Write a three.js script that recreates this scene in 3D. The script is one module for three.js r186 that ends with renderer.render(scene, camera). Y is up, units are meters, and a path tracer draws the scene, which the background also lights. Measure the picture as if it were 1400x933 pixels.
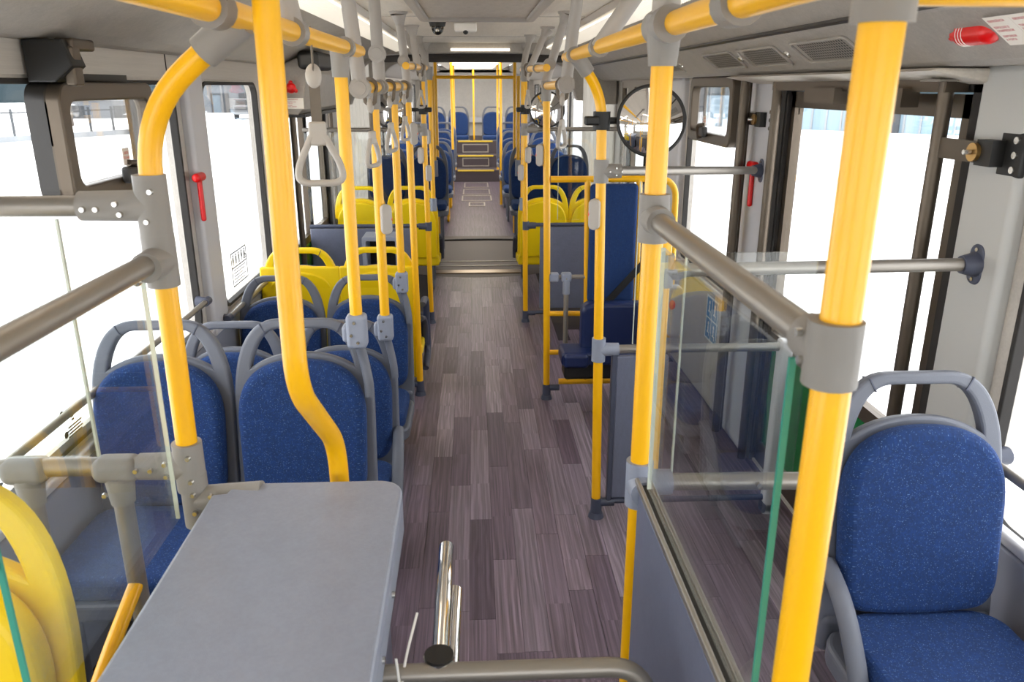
import * as THREE from 'three';
import { RoundedBoxGeometry } from 'three/addons/geometries/RoundedBoxGeometry.js';
import { mergeGeometries } from 'three/addons/utils/BufferGeometryUtils.js';
import { RectAreaLightUniformsLib } from 'three/addons/lights/RectAreaLightUniformsLib.js';

// ---------------------------------------------------------------- camera, sky, exposure
const scene = new THREE.Scene();
const camera = new THREE.PerspectiveCamera(47.03, 1400 / 933, 0.02, 600);
camera.position.set(-0.05, 1.65, 0);
camera.rotation.order = 'YXZ';
camera.rotation.set(THREE.MathUtils.degToRad(-18.01), THREE.MathUtils.degToRad(-2.743), 0);
camera.focus = 2.8; camera.userData.fStop = 9;
scene.add(camera);
const renderer = new THREE.WebGLRenderer({ antialias: true });
renderer.toneMapping = THREE.LinearToneMapping;
renderer.toneMappingExposure = 3.6;
renderer.shadowMap.enabled = true;
scene.background = new THREE.Color().setRGB(0.94, 0.97, 1.0);      // bright overcast sky
scene.backgroundIntensity = 1.3;
RectAreaLightUniformsLib.init();

// ---------------------------------------------------------------- helpers
let seed = 12345;
const rnd = () => { seed = (seed * 1664525 + 1013904223) >>> 0; return seed / 4294967296; };
const rr = (a, b) => a + (b - a) * rnd();
const V = (a) => new THREE.Vector3(...a);
const taken = {};
function numbered(n) { const k = taken[n] = (taken[n] ?? -1) + 1; return k ? n + '_' + String(k).padStart(3, '0') : n; }
function toNI(g) { const q = g.index ? g.toNonIndexed() : g; for (const k of Object.keys(q.attributes)) if (!['position', 'normal', 'uv'].includes(k)) q.deleteAttribute(k); return q; }
function merge(gs) { gs = [].concat(gs); return gs.length === 1 ? gs[0] : mergeGeometries(gs.map(toNI)); }
function part(name, gs, mat, parent, label) {
  const m = new THREE.Mesh(merge(gs), mat); m.name = name; m.castShadow = m.receiveShadow = true;
  if (label) m.userData.label = label;
  parent.add(m); return m;
}
function thing(name, label, category, pos = [0, 0, 0], group) {
  const o = new THREE.Group(); o.name = numbered(name); o.position.set(...pos); scene.add(o);
  o.userData = { label, category }; if (group) o.userData.group = group; return o;
}
function solo(name, label, category, gs, mat, group) {
  const m = part(numbered(name), gs, mat, scene); m.userData = { label, category }; if (group) m.userData.group = group; return m;
}
function struct(name, label, category) { const o = new THREE.Group(); o.name = name; scene.add(o); o.userData = { kind: 'structure', label, category }; return o; }
const tr = (g, x = 0, y = 0, z = 0) => g.translate(x, y, z);
const box = (w, h, d, x = 0, y = 0, z = 0) => tr(new THREE.BoxGeometry(w, h, d), x, y, z);
const rbox = (w, h, d, r, x = 0, y = 0, z = 0, s = 3) => tr(new RoundedBoxGeometry(w, h, d, s, r), x, y, z);
function cyl(a, b, r, r2 = r, seg = 16) {
  const A = V(a), B = V(b), L = A.distanceTo(B), g = new THREE.CylinderGeometry(r2, r, L, seg);
  g.applyQuaternion(new THREE.Quaternion().setFromUnitVectors(new THREE.Vector3(0, 1, 0), B.clone().sub(A).normalize()));
  const m = A.add(B).multiplyScalar(0.5); return tr(g, m.x, m.y, m.z);
}
const ball = (p, r, s = [1, 1, 1]) => tr(new THREE.SphereGeometry(r, 18, 12).scale(...s), ...p);
// swept tube through points, corners rounded with radius `bend`
function route(pts, bend = 0.06) {
  const P = pts.map(V), out = [P[0].clone()];
  for (let i = 1; i < P.length - 1; i++) {
    const a = P[i - 1].clone().sub(P[i]), b = P[i + 1].clone().sub(P[i]);
    const la = Math.min(bend, a.length() * 0.49), lb = Math.min(bend, b.length() * 0.49);
    const A = P[i].clone().add(a.setLength(la)), B = P[i].clone().add(b.setLength(lb));
    for (let k = 0; k <= 8; k++) { const t = k / 8; out.push(A.clone().multiplyScalar((1 - t) ** 2).addScaledVector(P[i], 2 * t * (1 - t)).addScaledVector(B, t * t)); }
  }
  out.push(P[P.length - 1].clone()); return out;
}
function sweep(C, rx, ry = rx, seg = 14, closed = false, upHint) {
  const n = C.length, pos = [], nor = [], uv = [], idx = [];
  let N = null, len = 0;
  const T = C.map((_, i) => { const a = closed ? C[(i - 1 + n) % n] : C[Math.max(0, i - 1)], b = closed ? C[(i + 1) % n] : C[Math.min(n - 1, i + 1)]; return b.clone().sub(a).normalize(); });
  N = upHint ? V(upHint) : (Math.abs(T[0].y) < 0.9 ? new THREE.Vector3(0, 1, 0) : new THREE.Vector3(0, 0, 1));
  const rings = closed ? n + 1 : n;
  for (let i = 0; i < rings; i++) {
    const k = i % n, t = T[k]; N = N.clone().addScaledVector(t, -N.dot(t)).normalize();
    if (upHint) { N = V(upHint); N.addScaledVector(t, -N.dot(t)).normalize(); }
    const Bn = t.clone().cross(N); if (i) len += C[k].distanceTo(C[(i - 1) % n]);
    for (let j = 0; j <= seg; j++) {
      const a = j / seg * Math.PI * 2, c = Math.cos(a), s = Math.sin(a);
      const d = N.clone().multiplyScalar(c * rx).addScaledVector(Bn, s * ry);
      pos.push(C[k].x + d.x, C[k].y + d.y, C[k].z + d.z);
      const q = N.clone().multiplyScalar(c / rx).addScaledVector(Bn, s / ry).normalize(); nor.push(q.x, q.y, q.z); uv.push(len, j / seg);
    }
  }
  const w = seg + 1;
  for (let i = 0; i < rings - 1; i++) for (let j = 0; j < seg; j++) { const a = i * w + j, b = a + w; idx.push(a, a + 1, b, b, a + 1, b + 1); }
  if (!closed) for (const [k, sg] of [[0, -1], [n - 1, 1]]) {
    const c = pos.length / 3, t = T[k].clone().multiplyScalar(sg); pos.push(C[k].x, C[k].y, C[k].z); nor.push(t.x, t.y, t.z); uv.push(0, 0);
    for (let j = 0; j <= seg; j++) { const o = (k * w + j) * 3; pos.push(pos[o], pos[o + 1], pos[o + 2]); nor.push(t.x, t.y, t.z); uv.push(0, 0); }
    for (let j = 0; j < seg; j++) sg > 0 ? idx.push(c, c + 1 + j, c + 2 + j) : idx.push(c, c + 2 + j, c + 1 + j);
  }
  const g = new THREE.BufferGeometry();
  g.setAttribute('position', new THREE.Float32BufferAttribute(pos, 3)); g.setAttribute('normal', new THREE.Float32BufferAttribute(nor, 3)); g.setAttribute('uv', new THREE.Float32BufferAttribute(uv, 2)); g.setIndex(idx);
  return g;
}
const pipe = (pts, r, bend = 0.06, seg = 16) => sweep(route(pts, bend), r, r, seg);
function rrect(x0, y0, x1, y1, r, P = new THREE.Shape()) {
  P.moveTo(x0 + r, y0); P.lineTo(x1 - r, y0); P.absarc(x1 - r, y0 + r, r, -Math.PI / 2, 0); P.lineTo(x1, y1 - r); P.absarc(x1 - r, y1 - r, r, 0, Math.PI / 2);
  P.lineTo(x0 + r, y1); P.absarc(x0 + r, y1 - r, r, Math.PI / 2, Math.PI); P.lineTo(x0, y0 + r); P.absarc(x0 + r, y0 + r, r, Math.PI, Math.PI * 1.5); return P;
}
const extr = (s, depth, bev = 0, seg = 2, cs = 10) => new THREE.ExtrudeGeometry(s, { depth, bevelEnabled: bev > 0, bevelSize: bev, bevelThickness: bev, bevelOffset: -bev, bevelSegments: seg, curveSegments: cs });
const poly = (pts) => new THREE.Shape(pts.map(([a, b]) => new THREE.Vector2(a, b)));
// side plate: shape drawn in (u = -z, v = y), extruded along x from x0
const MS = new THREE.Matrix4().set(0, 0, 1, 0, 0, 1, 0, 0, -1, 0, 0, 0, 0, 0, 0, 1);
const side = (shape, x0, t, bev = 0, seg = 2) => tr(extr(shape, t, bev, seg).applyMatrix4(MS), x0, 0, 0);
// prism: shape drawn in (x, y), extruded from zFar to zNear
const prism = (pts, zFar, zNear, bev = 0) => tr(extr(poly(pts), zNear - zFar, bev), 0, 0, zFar);

// ---------------------------------------------------------------- textures and materials
function dataTex(w, h, f, srgb = true) {
  const d = new Uint8Array(w * h * 4);
  for (let y = 0; y < h; y++) for (let x = 0; x < w; x++) { const c = f(x, y), o = (y * w + x) * 4; for (let k = 0; k < 3; k++) d[o + k] = Math.max(0, Math.min(255, c[k])); d[o + 3] = 255; }
  const t = new THREE.DataTexture(d, w, h); t.wrapS = t.wrapT = THREE.RepeatWrapping; t.magFilter = THREE.LinearFilter; t.minFilter = THREE.LinearMipmapLinearFilter; t.generateMipmaps = true;
  if (srgb) t.colorSpace = THREE.SRGBColorSpace; t.needsUpdate = true; return t;
}
function valueNoise(n) { // tileable lattice noise
  const g = Array.from({ length: n * n }, rnd), s = (t) => t * t * (3 - 2 * t);
  return (x, y) => { x *= n; y *= n; const i = Math.floor(x), j = Math.floor(y), a = s(x - i), b = s(y - j), G = (p, q) => g[((q % n + n) % n) * n + ((p % n + n) % n)]; return (G(i, j) * (1 - a) + G(i + 1, j) * a) * (1 - b) + (G(i, j + 1) * (1 - a) + G(i + 1, j + 1) * a) * b; };
}
const n8 = valueNoise(8), n32 = valueNoise(32), n128 = valueNoise(128), n4 = valueNoise(4);
const weave = (base, speck, count) => {
  const sp = new Float32Array(512 * 512);
  for (let k = 0; k < count; k++) { const x = Math.floor(rnd() * 512), y = Math.floor(rnd() * 512), v = rr(0.2, 0.75); sp[y * 512 + x] = v; if (rnd() > 0.4) sp[y * 512 + (x + 1) % 512] = v * 0.8; if (rnd() > 0.6) sp[((y + 1) % 512) * 512 + x] = v * 0.6; }
  return dataTex(512, 512, (x, y) => {
    const u = x / 512, v = y / 512, k = 0.84 + 0.2 * n128(u, v) + 0.12 * n32(u, v) + 0.06 * ((x + y) & 1), q = sp[y * 512 + x];
    return base.map((b, i) => b * k * (1 - q) + speck[i] * q);
  });
};
const blueTex = weave([12, 46, 96], [190, 205, 232], 5200); blueTex.repeat.set(2.2, 2.2);
const fabricBump = dataTex(256, 256, () => { const k = rr(90, 255); return [k, k, k]; }, false); fabricBump.repeat.set(5, 5);
function canvasTex(w, h, draw) { const c = document.createElement('canvas'); c.width = w; c.height = h; const x = c.getContext('2d'); draw(x, w, h); const t = new THREE.CanvasTexture(c); t.colorSpace = THREE.SRGBColorSpace; return t; }
const speckle = (base, amp, rep) => { const t = dataTex(256, 256, (x, y) => { const k = 1 + amp * (n128(x / 256, y / 256) - 0.5) + amp * 0.7 * (n32(x / 256, y / 256) - 0.5) + amp * 0.7 * (n8(x / 256, y / 256) - 0.5); return base.map((b) => b * k); }); t.repeat.set(rep, rep); return t; };
const grainBump = dataTex(256, 256, () => { const k = rr(0, 255); return [k, k, k]; }, false); grainBump.repeat.set(6, 6);
const std = (color, roughness = 0.5, metalness = 0, more = {}) => new THREE.MeshStandardMaterial({ color, roughness, metalness, ...more });
const M = {
  yellow: new THREE.MeshPhysicalMaterial({ color: '#f8b800', roughness: 0.36, clearcoat: 0.25, clearcoatRoughness: 0.15 }),
  seatYellow: std('#f0cb00', 0.4),
  blue: new THREE.MeshPhysicalMaterial({ map: blueTex, roughness: 0.9, sheen: 0.35, sheenColor: new THREE.Color('#7f9fd8'), sheenRoughness: 0.5, bumpMap: fabricBump, bumpScale: 0.0006 }),
  navy: std('#10214d', 0.42),
  shell: std('#636772', 0.42, 0, { bumpMap: grainBump, bumpScale: 0.0002 }),
  clamp: std('#8f8b86', 0.45, 0, { bumpMap: grainBump, bumpScale: 0.0002 }),
  clampBlue: std('#8d93a2', 0.42),
  hanger: std('#a39d96', 0.5),
  steel: std('#938d85', 0.4, 0.6),
  chrome: std('#d8d6d2', 0.12, 1),
  bolt: std('#c9c6c0', 0.25, 0.9),
  counter: std('#ffffff', 0.36, 0, { map: speckle([142, 148, 165], 0.035, 2), bumpMap: grainBump, bumpScale: 0.00015 }),
  panel: std('#ffffff', 0.42, 0, { map: speckle([104, 109, 128], 0.05, 3) }),
  panelTrim: std('#43485a', 0.45),
  dark: std('#2a2725', 0.45),
  black: std('#151413', 0.5),
  rubber: std('#2b2826', 0.75),
  bronze: std('#5d5348', 0.38, 0.65),
  wall: std('#ffffff', 0.55, 0, { map: speckle([186, 180, 172], 0.05, 2) }),
  pillar: std('#c4c3c6', 0.4),
  lowWall: std('#8b8f9c', 0.5),
  ceil: std('#ffffff', 0.55, 0, { map: speckle([214, 206, 194], 0.04, 2) }),
  cove: std('#ffffff', 0.5, 0, { map: speckle([164, 158, 150], 0.06, 3), bumpMap: grainBump, bumpScale: 0.0003 }),
  hatch: std('#ffffff', 0.5, 0, { map: speckle([168, 161, 153], 0.08, 3) }),
  red: std('#d40d10', 0.3),
  white: std('#e9e6e0', 0.45),
  strapPlastic: std('#b1aaa1', 0.45),
  strapBand: std('#6f665b', 0.8),
  bellows: new THREE.MeshPhysicalMaterial({ color: '#a39d94', roughness: 0.95, transmission: 0.5, thickness: 0 }),
  green: std('#0c6b34', 0.25),
  tread: std('#4b4145', 0.7),
  nosing: std('#d8b93c', 0.5),
  glass: new THREE.MeshPhysicalMaterial({ color: '#ffffff', roughness: 0, transmission: 1, thickness: 0, ior: 1.5 }),
  screen: new THREE.MeshPhysicalMaterial({ color: '#fbfdfc', roughness: 0.01, transmission: 1, thickness: 0, ior: 1.5 }),
  glassEdge: std('#3f8f7c', 0.15),
  glassEdgePale: std('#c9cfc2', 0.2),
  mirror: std('#f2f2f2', 0.02, 1),
  led: std('#f4f1ea', 0.4, 0, { emissive: '#fff6e6', emissiveIntensity: 0.35 }),
  ledBright: std('#f4f1ea', 0.4, 0, { emissive: '#fff2dc', emissiveIntensity: 0.8 }),
  alu: std('#bdb7ae', 0.35, 0.7),
  orange: std('#e4551d', 0.4),
};

// ---------------------------------------------------------------- the setting: bus body
const ZJ = -7.22, ZK = -9.0, ZR = -17.2, ZF = 1.6;       // joint start, joint end, rear wall, windscreen
const XW = 1.22, YC = 2.0;

const floor = struct('floor', 'dark purple brown wood plank vinyl floor of the bus', 'floor');
part('subfloor', [box(2 * XW, 0.08, ZF - ZJ, 0, -0.0435, (ZF + ZJ) / 2)], std('#2b2428', 0.8), floor);
const woodTex = [0, 1, 2].map((k) => {
  const g1 = valueNoise(64), g2 = valueNoise(16), tone = [[118, 105, 116], [107, 95, 107], [131, 118, 128]][k];
  return dataTex(256, 512, (x, y) => {
    const u = x / 256, v = y / 512, warp = 0.05 * n8(u, v * 0.5) + 0.03 * g2(u * 0.5, v);
    const ring = Math.sin((u + warp) * 70 + 5 * g2(u, v * 0.25));
    const fine = g1(u + warp * 0.3, v * 0.06) - 0.5, streak = n128(u, v * 0.03) - 0.5;
    const q = 1 + 0.26 * fine + 0.24 * streak + 0.07 * ring + 0.12 * (n4(u, v) - 0.5) + 0.06 * (rnd() - 0.5);
    return tone.map((c, i) => c * q + (i === 2 ? 3 * fine : 0));
  });
});
const woodMats = []; for (const t of woodTex) for (const c of ['#ffffff', '#e9e3e7', '#d2cad2']) woodMats.push(std(c, 0.42, 0, { map: t }));
{
  const W = 0.085, gap = 0.0012, cache = {};
  const plank = (L, off) => {
    const key = L.toFixed(3) + off; if (cache[key]) return cache[key];
    const g = new THREE.BoxGeometry(W - gap, 0.0035, L - gap), p = g.attributes.position, uv = g.attributes.uv;
    for (let i = 0; i < p.count; i++) uv.setXY(i, p.getX(i) / 0.3 + off * 0.31, p.getZ(i) / 1.1 + off * 0.47);
    return cache[key] = g;
  };
  const lens = [0.5, 0.62, 0.74, 0.86];
  for (let c = 0; c < 29; c++) {
    const x = -1.19 + W / 2 + c * W; let z = -1.25 + rr(0, 0.5);
    const zEnd = ZJ + 0.12, zs = x < -0.45 ? -1.9 : x > 0.5 ? -1.3 : -1.0;
    z = zs + rr(0, 0.5); if (x < -0.42) continue;
    while (z > zEnd) {
      let L = lens[Math.floor(rnd() * 4)]; if (z - L < zEnd) L = z - zEnd; if (L < 0.05) break;
      if (!(x > 0.55 && z < -4.6)) { const m = part('plank', plank(L, Math.floor(rnd() * 5)), woodMats[Math.floor(rnd() * woodMats.length)], floor); m.position.set(x, -0.0018, z - L / 2); }
      z -= L;
    }
  }
}
// joint turntable, sill strips and the rear floor
part('joint_sill', [rbox(0.9, 0.012, 0.13, 0.004, -0.02, 0.004, ZJ + 0.06)], std('#8c7a62', 0.28, 0.8), floor, 'brushed bronze metal sill strip across the aisle');
const rearFloorMat = std('#b9b2bd', 0.42, 0, { map: woodTex[0] });
const flatFloor = (w, z0, z1, y, x = 0) => { const g = new THREE.PlaneGeometry(w, z0 - z1, 1, 1).rotateX(-Math.PI / 2); const uv = g.attributes.uv, p = g.attributes.position; for (let i = 0; i < uv.count; i++) uv.setXY(i, p.getX(i) * 2, p.getZ(i)); return tr(g, x, y, (z0 + z1) / 2); };
part('turntable', [tr(new THREE.CylinderGeometry(1.18, 1.18, 0.05, 48), 0, -0.024, (ZJ + ZK) / 2 - 0.02)], std('#574b45', 0.55), floor, 'brown ribbed turntable floor of the articulated joint');
part('subfloor', [box(2 * XW, 0.02, ZJ - ZK + 0.4, 0, -0.06, (ZJ + ZK) / 2)], M.dark, floor);
for (const z of [-7.62, -7.42]) part('joint_strip', [box(0.86, 0.006, 0.014, -0.01, 0.004, z)], M.alu, floor);
part('rear_floor', [box(2 * XW, 0.06, ZK - ZR - 0.4, 0, -0.03, (ZK + ZR) / 2 + 0.2)], std('#3a3236', 0.8), floor);
part('rear_floor_vinyl', [flatFloor(2 * XW, ZK, -14.4, 0.002)], rearFloorMat, floor);
part('joint_seal', [sweep(Array.from({ length: 25 }, (_, i) => { const t = (i / 24 - 0.5) * 1.4; return new THREE.Vector3(t, 0.006, ZK + 0.62 - 0.1 * (1 - (t / 0.7) ** 2) - 0.28); }), 0.012, 0.02, 8)], M.rubber, floor);
for (const [z0, z1, w] of [[-11.35, -11.75, 0.24], [-11.9, -12.5, 0.46], [-12.65, -13.3, 0.44], [-13.55, -14.25, 0.42]]) {
  const s = poly([[-w / 2, z1], [w / 2, z1], [w / 2, z0], [-w / 2, z0]]), e = 0.02, ez = 0.05;
  s.holes.push(poly([[-w / 2 + e, z1 + ez], [w / 2 - e, z1 + ez], [w / 2 - e, z0 - ez], [-w / 2 + e, z0 - ez]]));
  part('hatch_trim', [tr(extr(s, 0.006).rotateX(Math.PI / 2).scale(1, 1, 1), -0.01, 0.008, 0)], M.alu, floor, 'thin aluminium trim round a floor hatch');
}
const steps = [[-14.5, 0.2], [-15.0, 0.42], [-15.45, 0.655]];
for (const [i, [z, y]] of steps.entries()) {
  const zn = i < 2 ? steps[i + 1][0] : ZR;
  part('step', [box(2 * XW, y, z - zn, 0, y / 2, (z + zn) / 2)], M.tread, floor);
  part('step_nosing', [rbox(0.66, 0.03, 0.04, 0.008, -0.01, y - 0.008, z)], M.nosing, floor, 'yellow step nosing');
  if (i < 2) {
    const s = rrect(-0.26, 0, 0.24, 0.16, 0.004); s.holes.push(rrect(-0.24, 0.02, 0.22, 0.14, 0.004));
    part('step_trim', [tr(extr(s, 0.006), 0, y + 0.02, zn + 0.002)], M.alu, floor);
  }
}

// ceiling: flat centre, sloping coves
const ceiling = struct('ceiling', 'cream moulded ceiling of the bus with grey side coves', 'ceiling');
const coveL = [[-0.72, 1.95], [-0.72, 2.05], [-1.26, 2.05], [-1.26, 1.76], [-1.16, 1.77], [-1.11, 1.79], [-0.95, 1.87]];
const mir = (pts) => pts.map(([a, b]) => [-a, b]).reverse();
part('ceiling_panel', [box(1.12, 0.05, ZF - ZJ, 0, YC + 0.025, (ZF + ZJ) / 2)], M.ceil, ceiling);
part('ceiling_panel', [box(1.12, 0.05, ZK - ZR, 0, YC + 0.005, (ZK + ZR) / 2)], M.ceil, ceiling);
for (const z of [-2.6, -4.45, -6.2]) part('ceiling_seam', [box(1.1, 0.004, 0.008, 0, YC - 0.0005, z)], M.cove, ceiling);
part('cove_panel', [prism(coveL, ZJ, ZF)], M.cove, ceiling);
part('cove_panel', [prism(coveL, ZR, ZK)], M.cove, ceiling);
const coveR = [[0.72, 1.95], [0.9, 1.815], [0.93, 1.80], [1.06, 1.705], [1.09, 1.695], [1.27, 1.695], [1.27, 2.05], [0.72, 2.05]].reverse();
part('cove_panel', [prism(coveR, ZJ, ZF)], M.cove, ceiling);
part('cove_panel', [prism(mir(coveL), ZR, ZK)], M.cove, ceiling);
part('cove_seam', [prism([[0.895, 1.817], [0.905, 1.817], [0.905, 1.803], [0.895, 1.809]], -6.9, 0.4)], M.dark, ceiling);
part('roof', [box(2.7, 0.04, ZF - ZR + 0.2, 0, 2.1, (ZF + ZR) / 2)], M.white, ceiling);
// arch at the joint
for (const [z, t] of [[ZJ, 0.12], [ZK - 0.1, 0.12]]) {
  const s = poly([[-1.2, 1.7], [-1.2, 2.06], [1.2, 2.06], [1.2, 1.7], [1.12, 1.7]]);
  const q = new THREE.Shape(); q.moveTo(-1.2, 1.5); q.lineTo(-1.2, 2.06); q.lineTo(1.2, 2.06); q.lineTo(1.2, 1.5); q.lineTo(1.1, 1.5); q.lineTo(0.98, 1.8); q.quadraticCurveTo(0.9, 1.9, 0.72, 1.905); q.quadraticCurveTo(0, 1.935, -0.72, 1.905); q.quadraticCurveTo(-0.9, 1.9, -0.98, 1.8); q.lineTo(-1.1, 1.5); q.lineTo(-1.2, 1.5);
  part('joint_arch', [tr(extr(q, t, 0.01), 0, 0, z)], M.cove, ceiling);
}
// bellows
for (const s of [-1, 1]) {
  const bw = struct(s < 0 ? 'wall_joint_left' : 'wall_joint_right', `pleated grey bellows on the ${s < 0 ? 'left' : 'right'} of the joint`, 'wall');
  const pts = [], n = 60; for (let i = 0; i <= n; i++) pts.push([s * (1.19 + 0.035 * Math.cos(i / n * Math.PI * 2 * 7)), ZJ + 0.06 + (ZK - ZJ - 0.12) * i / n]);
  const rib = new THREE.PlaneGeometry(1, 1.95, n, 1), rp = rib.attributes.position; for (let i = 0; i < rp.count; i++) { const [px, pz] = pts[i % (n + 1)]; rp.setXYZ(i, px, rp.getY(i) + 0.975, pz); } rib.computeVertexNormals();
  part('bellows', [rib], M.bellows, bw, 'pleated grey bellows wall of the joint');
}
{ const pts = []; for (let i = 0; i <= 60; i++) pts.push([-(ZJ + (ZK - ZJ) * i / 60), 1.93 + 0.04 * Math.cos(i / 60 * Math.PI * 14)]);
  part('bellows', [side(poly([...pts, ...pts.map(([a, b]) => [a, b + 0.03]).reverse()]), -1.2, 2.4)], std('#3b3733', 0.8), ceiling, 'dark pleated bellows roof of the joint'); }

// walls with openings ([zNear, zFar, y0, y1, r])
const winL = [[-0.75, -3.27, 0.66, 1.665, 0.07], [-3.6, -4.5, 0.66, 1.665, 0.07]];
const winL0 = [[1.25, -0.45, 0.66, 1.665, 0.07]];
const doorL = [-4.98, -6.45], doorR = [-1.97, -3.27], doorR2 = [-5.25, -6.55];
const winR = [[1.25, -0.35, 0.66, 1.665, 0.07], [-0.55, -1.7, 0.62, 1.665, 0.09], [-3.62, -4.72, 0.66, 1.69, 0.05]];
const winRear = [[-9.35, -10.7], [-10.9, -12.3], [-12.5, -13.9], [-14.1, -15.4], [-15.6, -16.8]].map(([a, b]) => [a, b, 0.75, 1.68, 0.07]);
function wallPlate(name, label, s, zN, zFr, wins, doors, yTop, mats) {
  const o = struct(name, label, 'wall');
  const sh = poly([[-zN, 0], [-zFr, 0], [-zFr, yTop], [-zN, yTop]]);
  for (const [a, b, y0, y1, r] of wins) sh.holes.push(rrect(-a, y0, -b, y1, r, new THREE.Path()));
  for (const [a, b] of doors) sh.holes.push(rrect(-a, 0.01, -b, 1.69, 0.01, new THREE.Path()));
  part('wall_panel', [side(sh, s > 0 ? XW : -XW - 0.05, 0.05)], mats, o); return o;
}
const wallLeft = wallPlate('wall_left', 'pale beige left side wall of the bus', -1, ZF, ZJ, [...winL0, ...winL], [doorL], 1.8, M.wall);
const wallRight = wallPlate('wall_right', 'pale grey right side wall of the bus', 1, ZF, ZJ, winR, [doorR, doorR2], 1.8, M.wall);
const wallRearL = wallPlate('wall_rear_left', 'left side wall of the rear bus section', -1, ZK, ZR, winRear, [], 1.8, M.wall);
const wallRearR = wallPlate('wall_rear_right', 'right side wall of the rear bus section', 1, ZK, ZR, winRear, [], 1.8, M.wall);
for (const [o, s] of [[wallLeft, -1], [wallRight, 1]]) {
  const segs = s < 0 ? [[0.9, -4.9]] : [[0.9, -1.9], [-3.5, -5.2]];
  for (const [a, b] of segs) {
    part('lower_panel', [rbox(0.02, 0.6, a - b, 0.008, s * (XW - 0.01), 0.3, (a + b) / 2)], s > 0 && a < -3 ? M.wall : M.lowWall, o);
    part('sill', [rbox(0.035, 0.03, a - b, 0.01, s * (XW - 0.012), 0.625, (a + b) / 2)], M.pillar, o);
  }
}
part('header_band', [box(0.012, 0.085, ZF - ZJ, -XW + 0.006, 1.722, (ZF + ZJ) / 2)], M.wall, wallLeft);
part('seam', [box(0.004, 0.085, 0.004, -XW + 0.013, 1.722, -3.2)], M.dark, wallLeft);
part('pillar', [rbox(0.05, 1.2, 0.2, 0.02, -XW + 0.012, 1.2, -3.435)], M.pillar, wallLeft, 'silvery window pillar');
part('pillar', [rbox(0.05, 1.2, 0.16, 0.02, -XW + 0.012, 1.2, -4.72)], M.pillar, wallLeft);
part('pillar', [rbox(0.05, 1.7, 0.2, 0.02, XW - 0.012, 0.85, -1.85)], std('#b9b9b6', 0.45), wallRight, 'smooth grey door pillar');
part('pillar', [rbox(0.05, 1.7, 0.32, 0.02, XW - 0.012, 0.85, -3.44)], M.pillar, wallRight, 'silvery door pillar');
part('pillar', [rbox(0.06, 1.7, 0.42, 0.02, XW - 0.012, 0.85, -4.99)], M.pillar, wallRight, 'wide silvery pillar');
const wallBack = struct('wall_rear', 'beige rear end panel of the bus', 'wall');
part('rear_panel', [box(2.6, 1.95, 0.05, 0, 0.995, ZR - 0.02)], M.wall, wallBack);
part('rear_panel', [box(2.6, 0.14, 0.05, 0, 1.99, ZR - 0.02)], M.wall, wallBack);
part('rear_ledge', [rbox(2.3, 0.12, 0.1, 0.02, 0, 0.98, ZR + 0.08)], M.pillar, wallBack);
const wallFront = struct('wall_front', 'front end of the bus with the windscreen opening', 'wall');
{ const sh = rrect(-1.26, 0, 1.26, 2.1, 0.02); sh.holes.push(rrect(-1.1, 0.85, 1.1, 1.72, 0.1, new THREE.Path())); part('front_panel', [tr(extr(sh, 0.05), 0, 0, ZF)], M.wall, wallFront); }

// windows
let winNo = 0;
function windowUnit(s, [a, b, y0, y1, r], label, rim = M.rubber) {
  const o = struct('window_' + (++winNo), label, 'window');
  const ring = rrect(-a - 0.005, y0 - 0.005, -b + 0.005, y1 + 0.005, r); ring.holes.push(rrect(-a + 0.01, y0 + 0.01, -b - 0.01, y1 - 0.01, r - 0.008, new THREE.Path()));
  part('window_seal', [side(ring, s > 0 ? XW - 0.004 : -XW - 0.02, 0.024, 0.003)], rim, o);
  const g = side(rrect(-a, y0, -b, y1, r), s * (XW + 0.025) - 0.002, 0.004); part('pane', [g], M.glass, o); return o;
}
windowUnit(-1, winL0[0], 'left side window beside the driver area');
windowUnit(-1, winL[0], 'long left side window with the tilting vent sash');
windowUnit(-1, winL[1], 'rounded left side window carrying the priority sticker');
windowUnit(1, winR[0], 'right side window beside the entrance');
windowUnit(1, winR[1], 'right side window beside the single blue seat');
windowUnit(1, winR[2], 'right side window between the two doors');
for (const w of winRear) { windowUnit(-1, w, 'side window in the left wall of the rear section'); windowUnit(1, w, 'side window in the right wall of the rear section'); }

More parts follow.
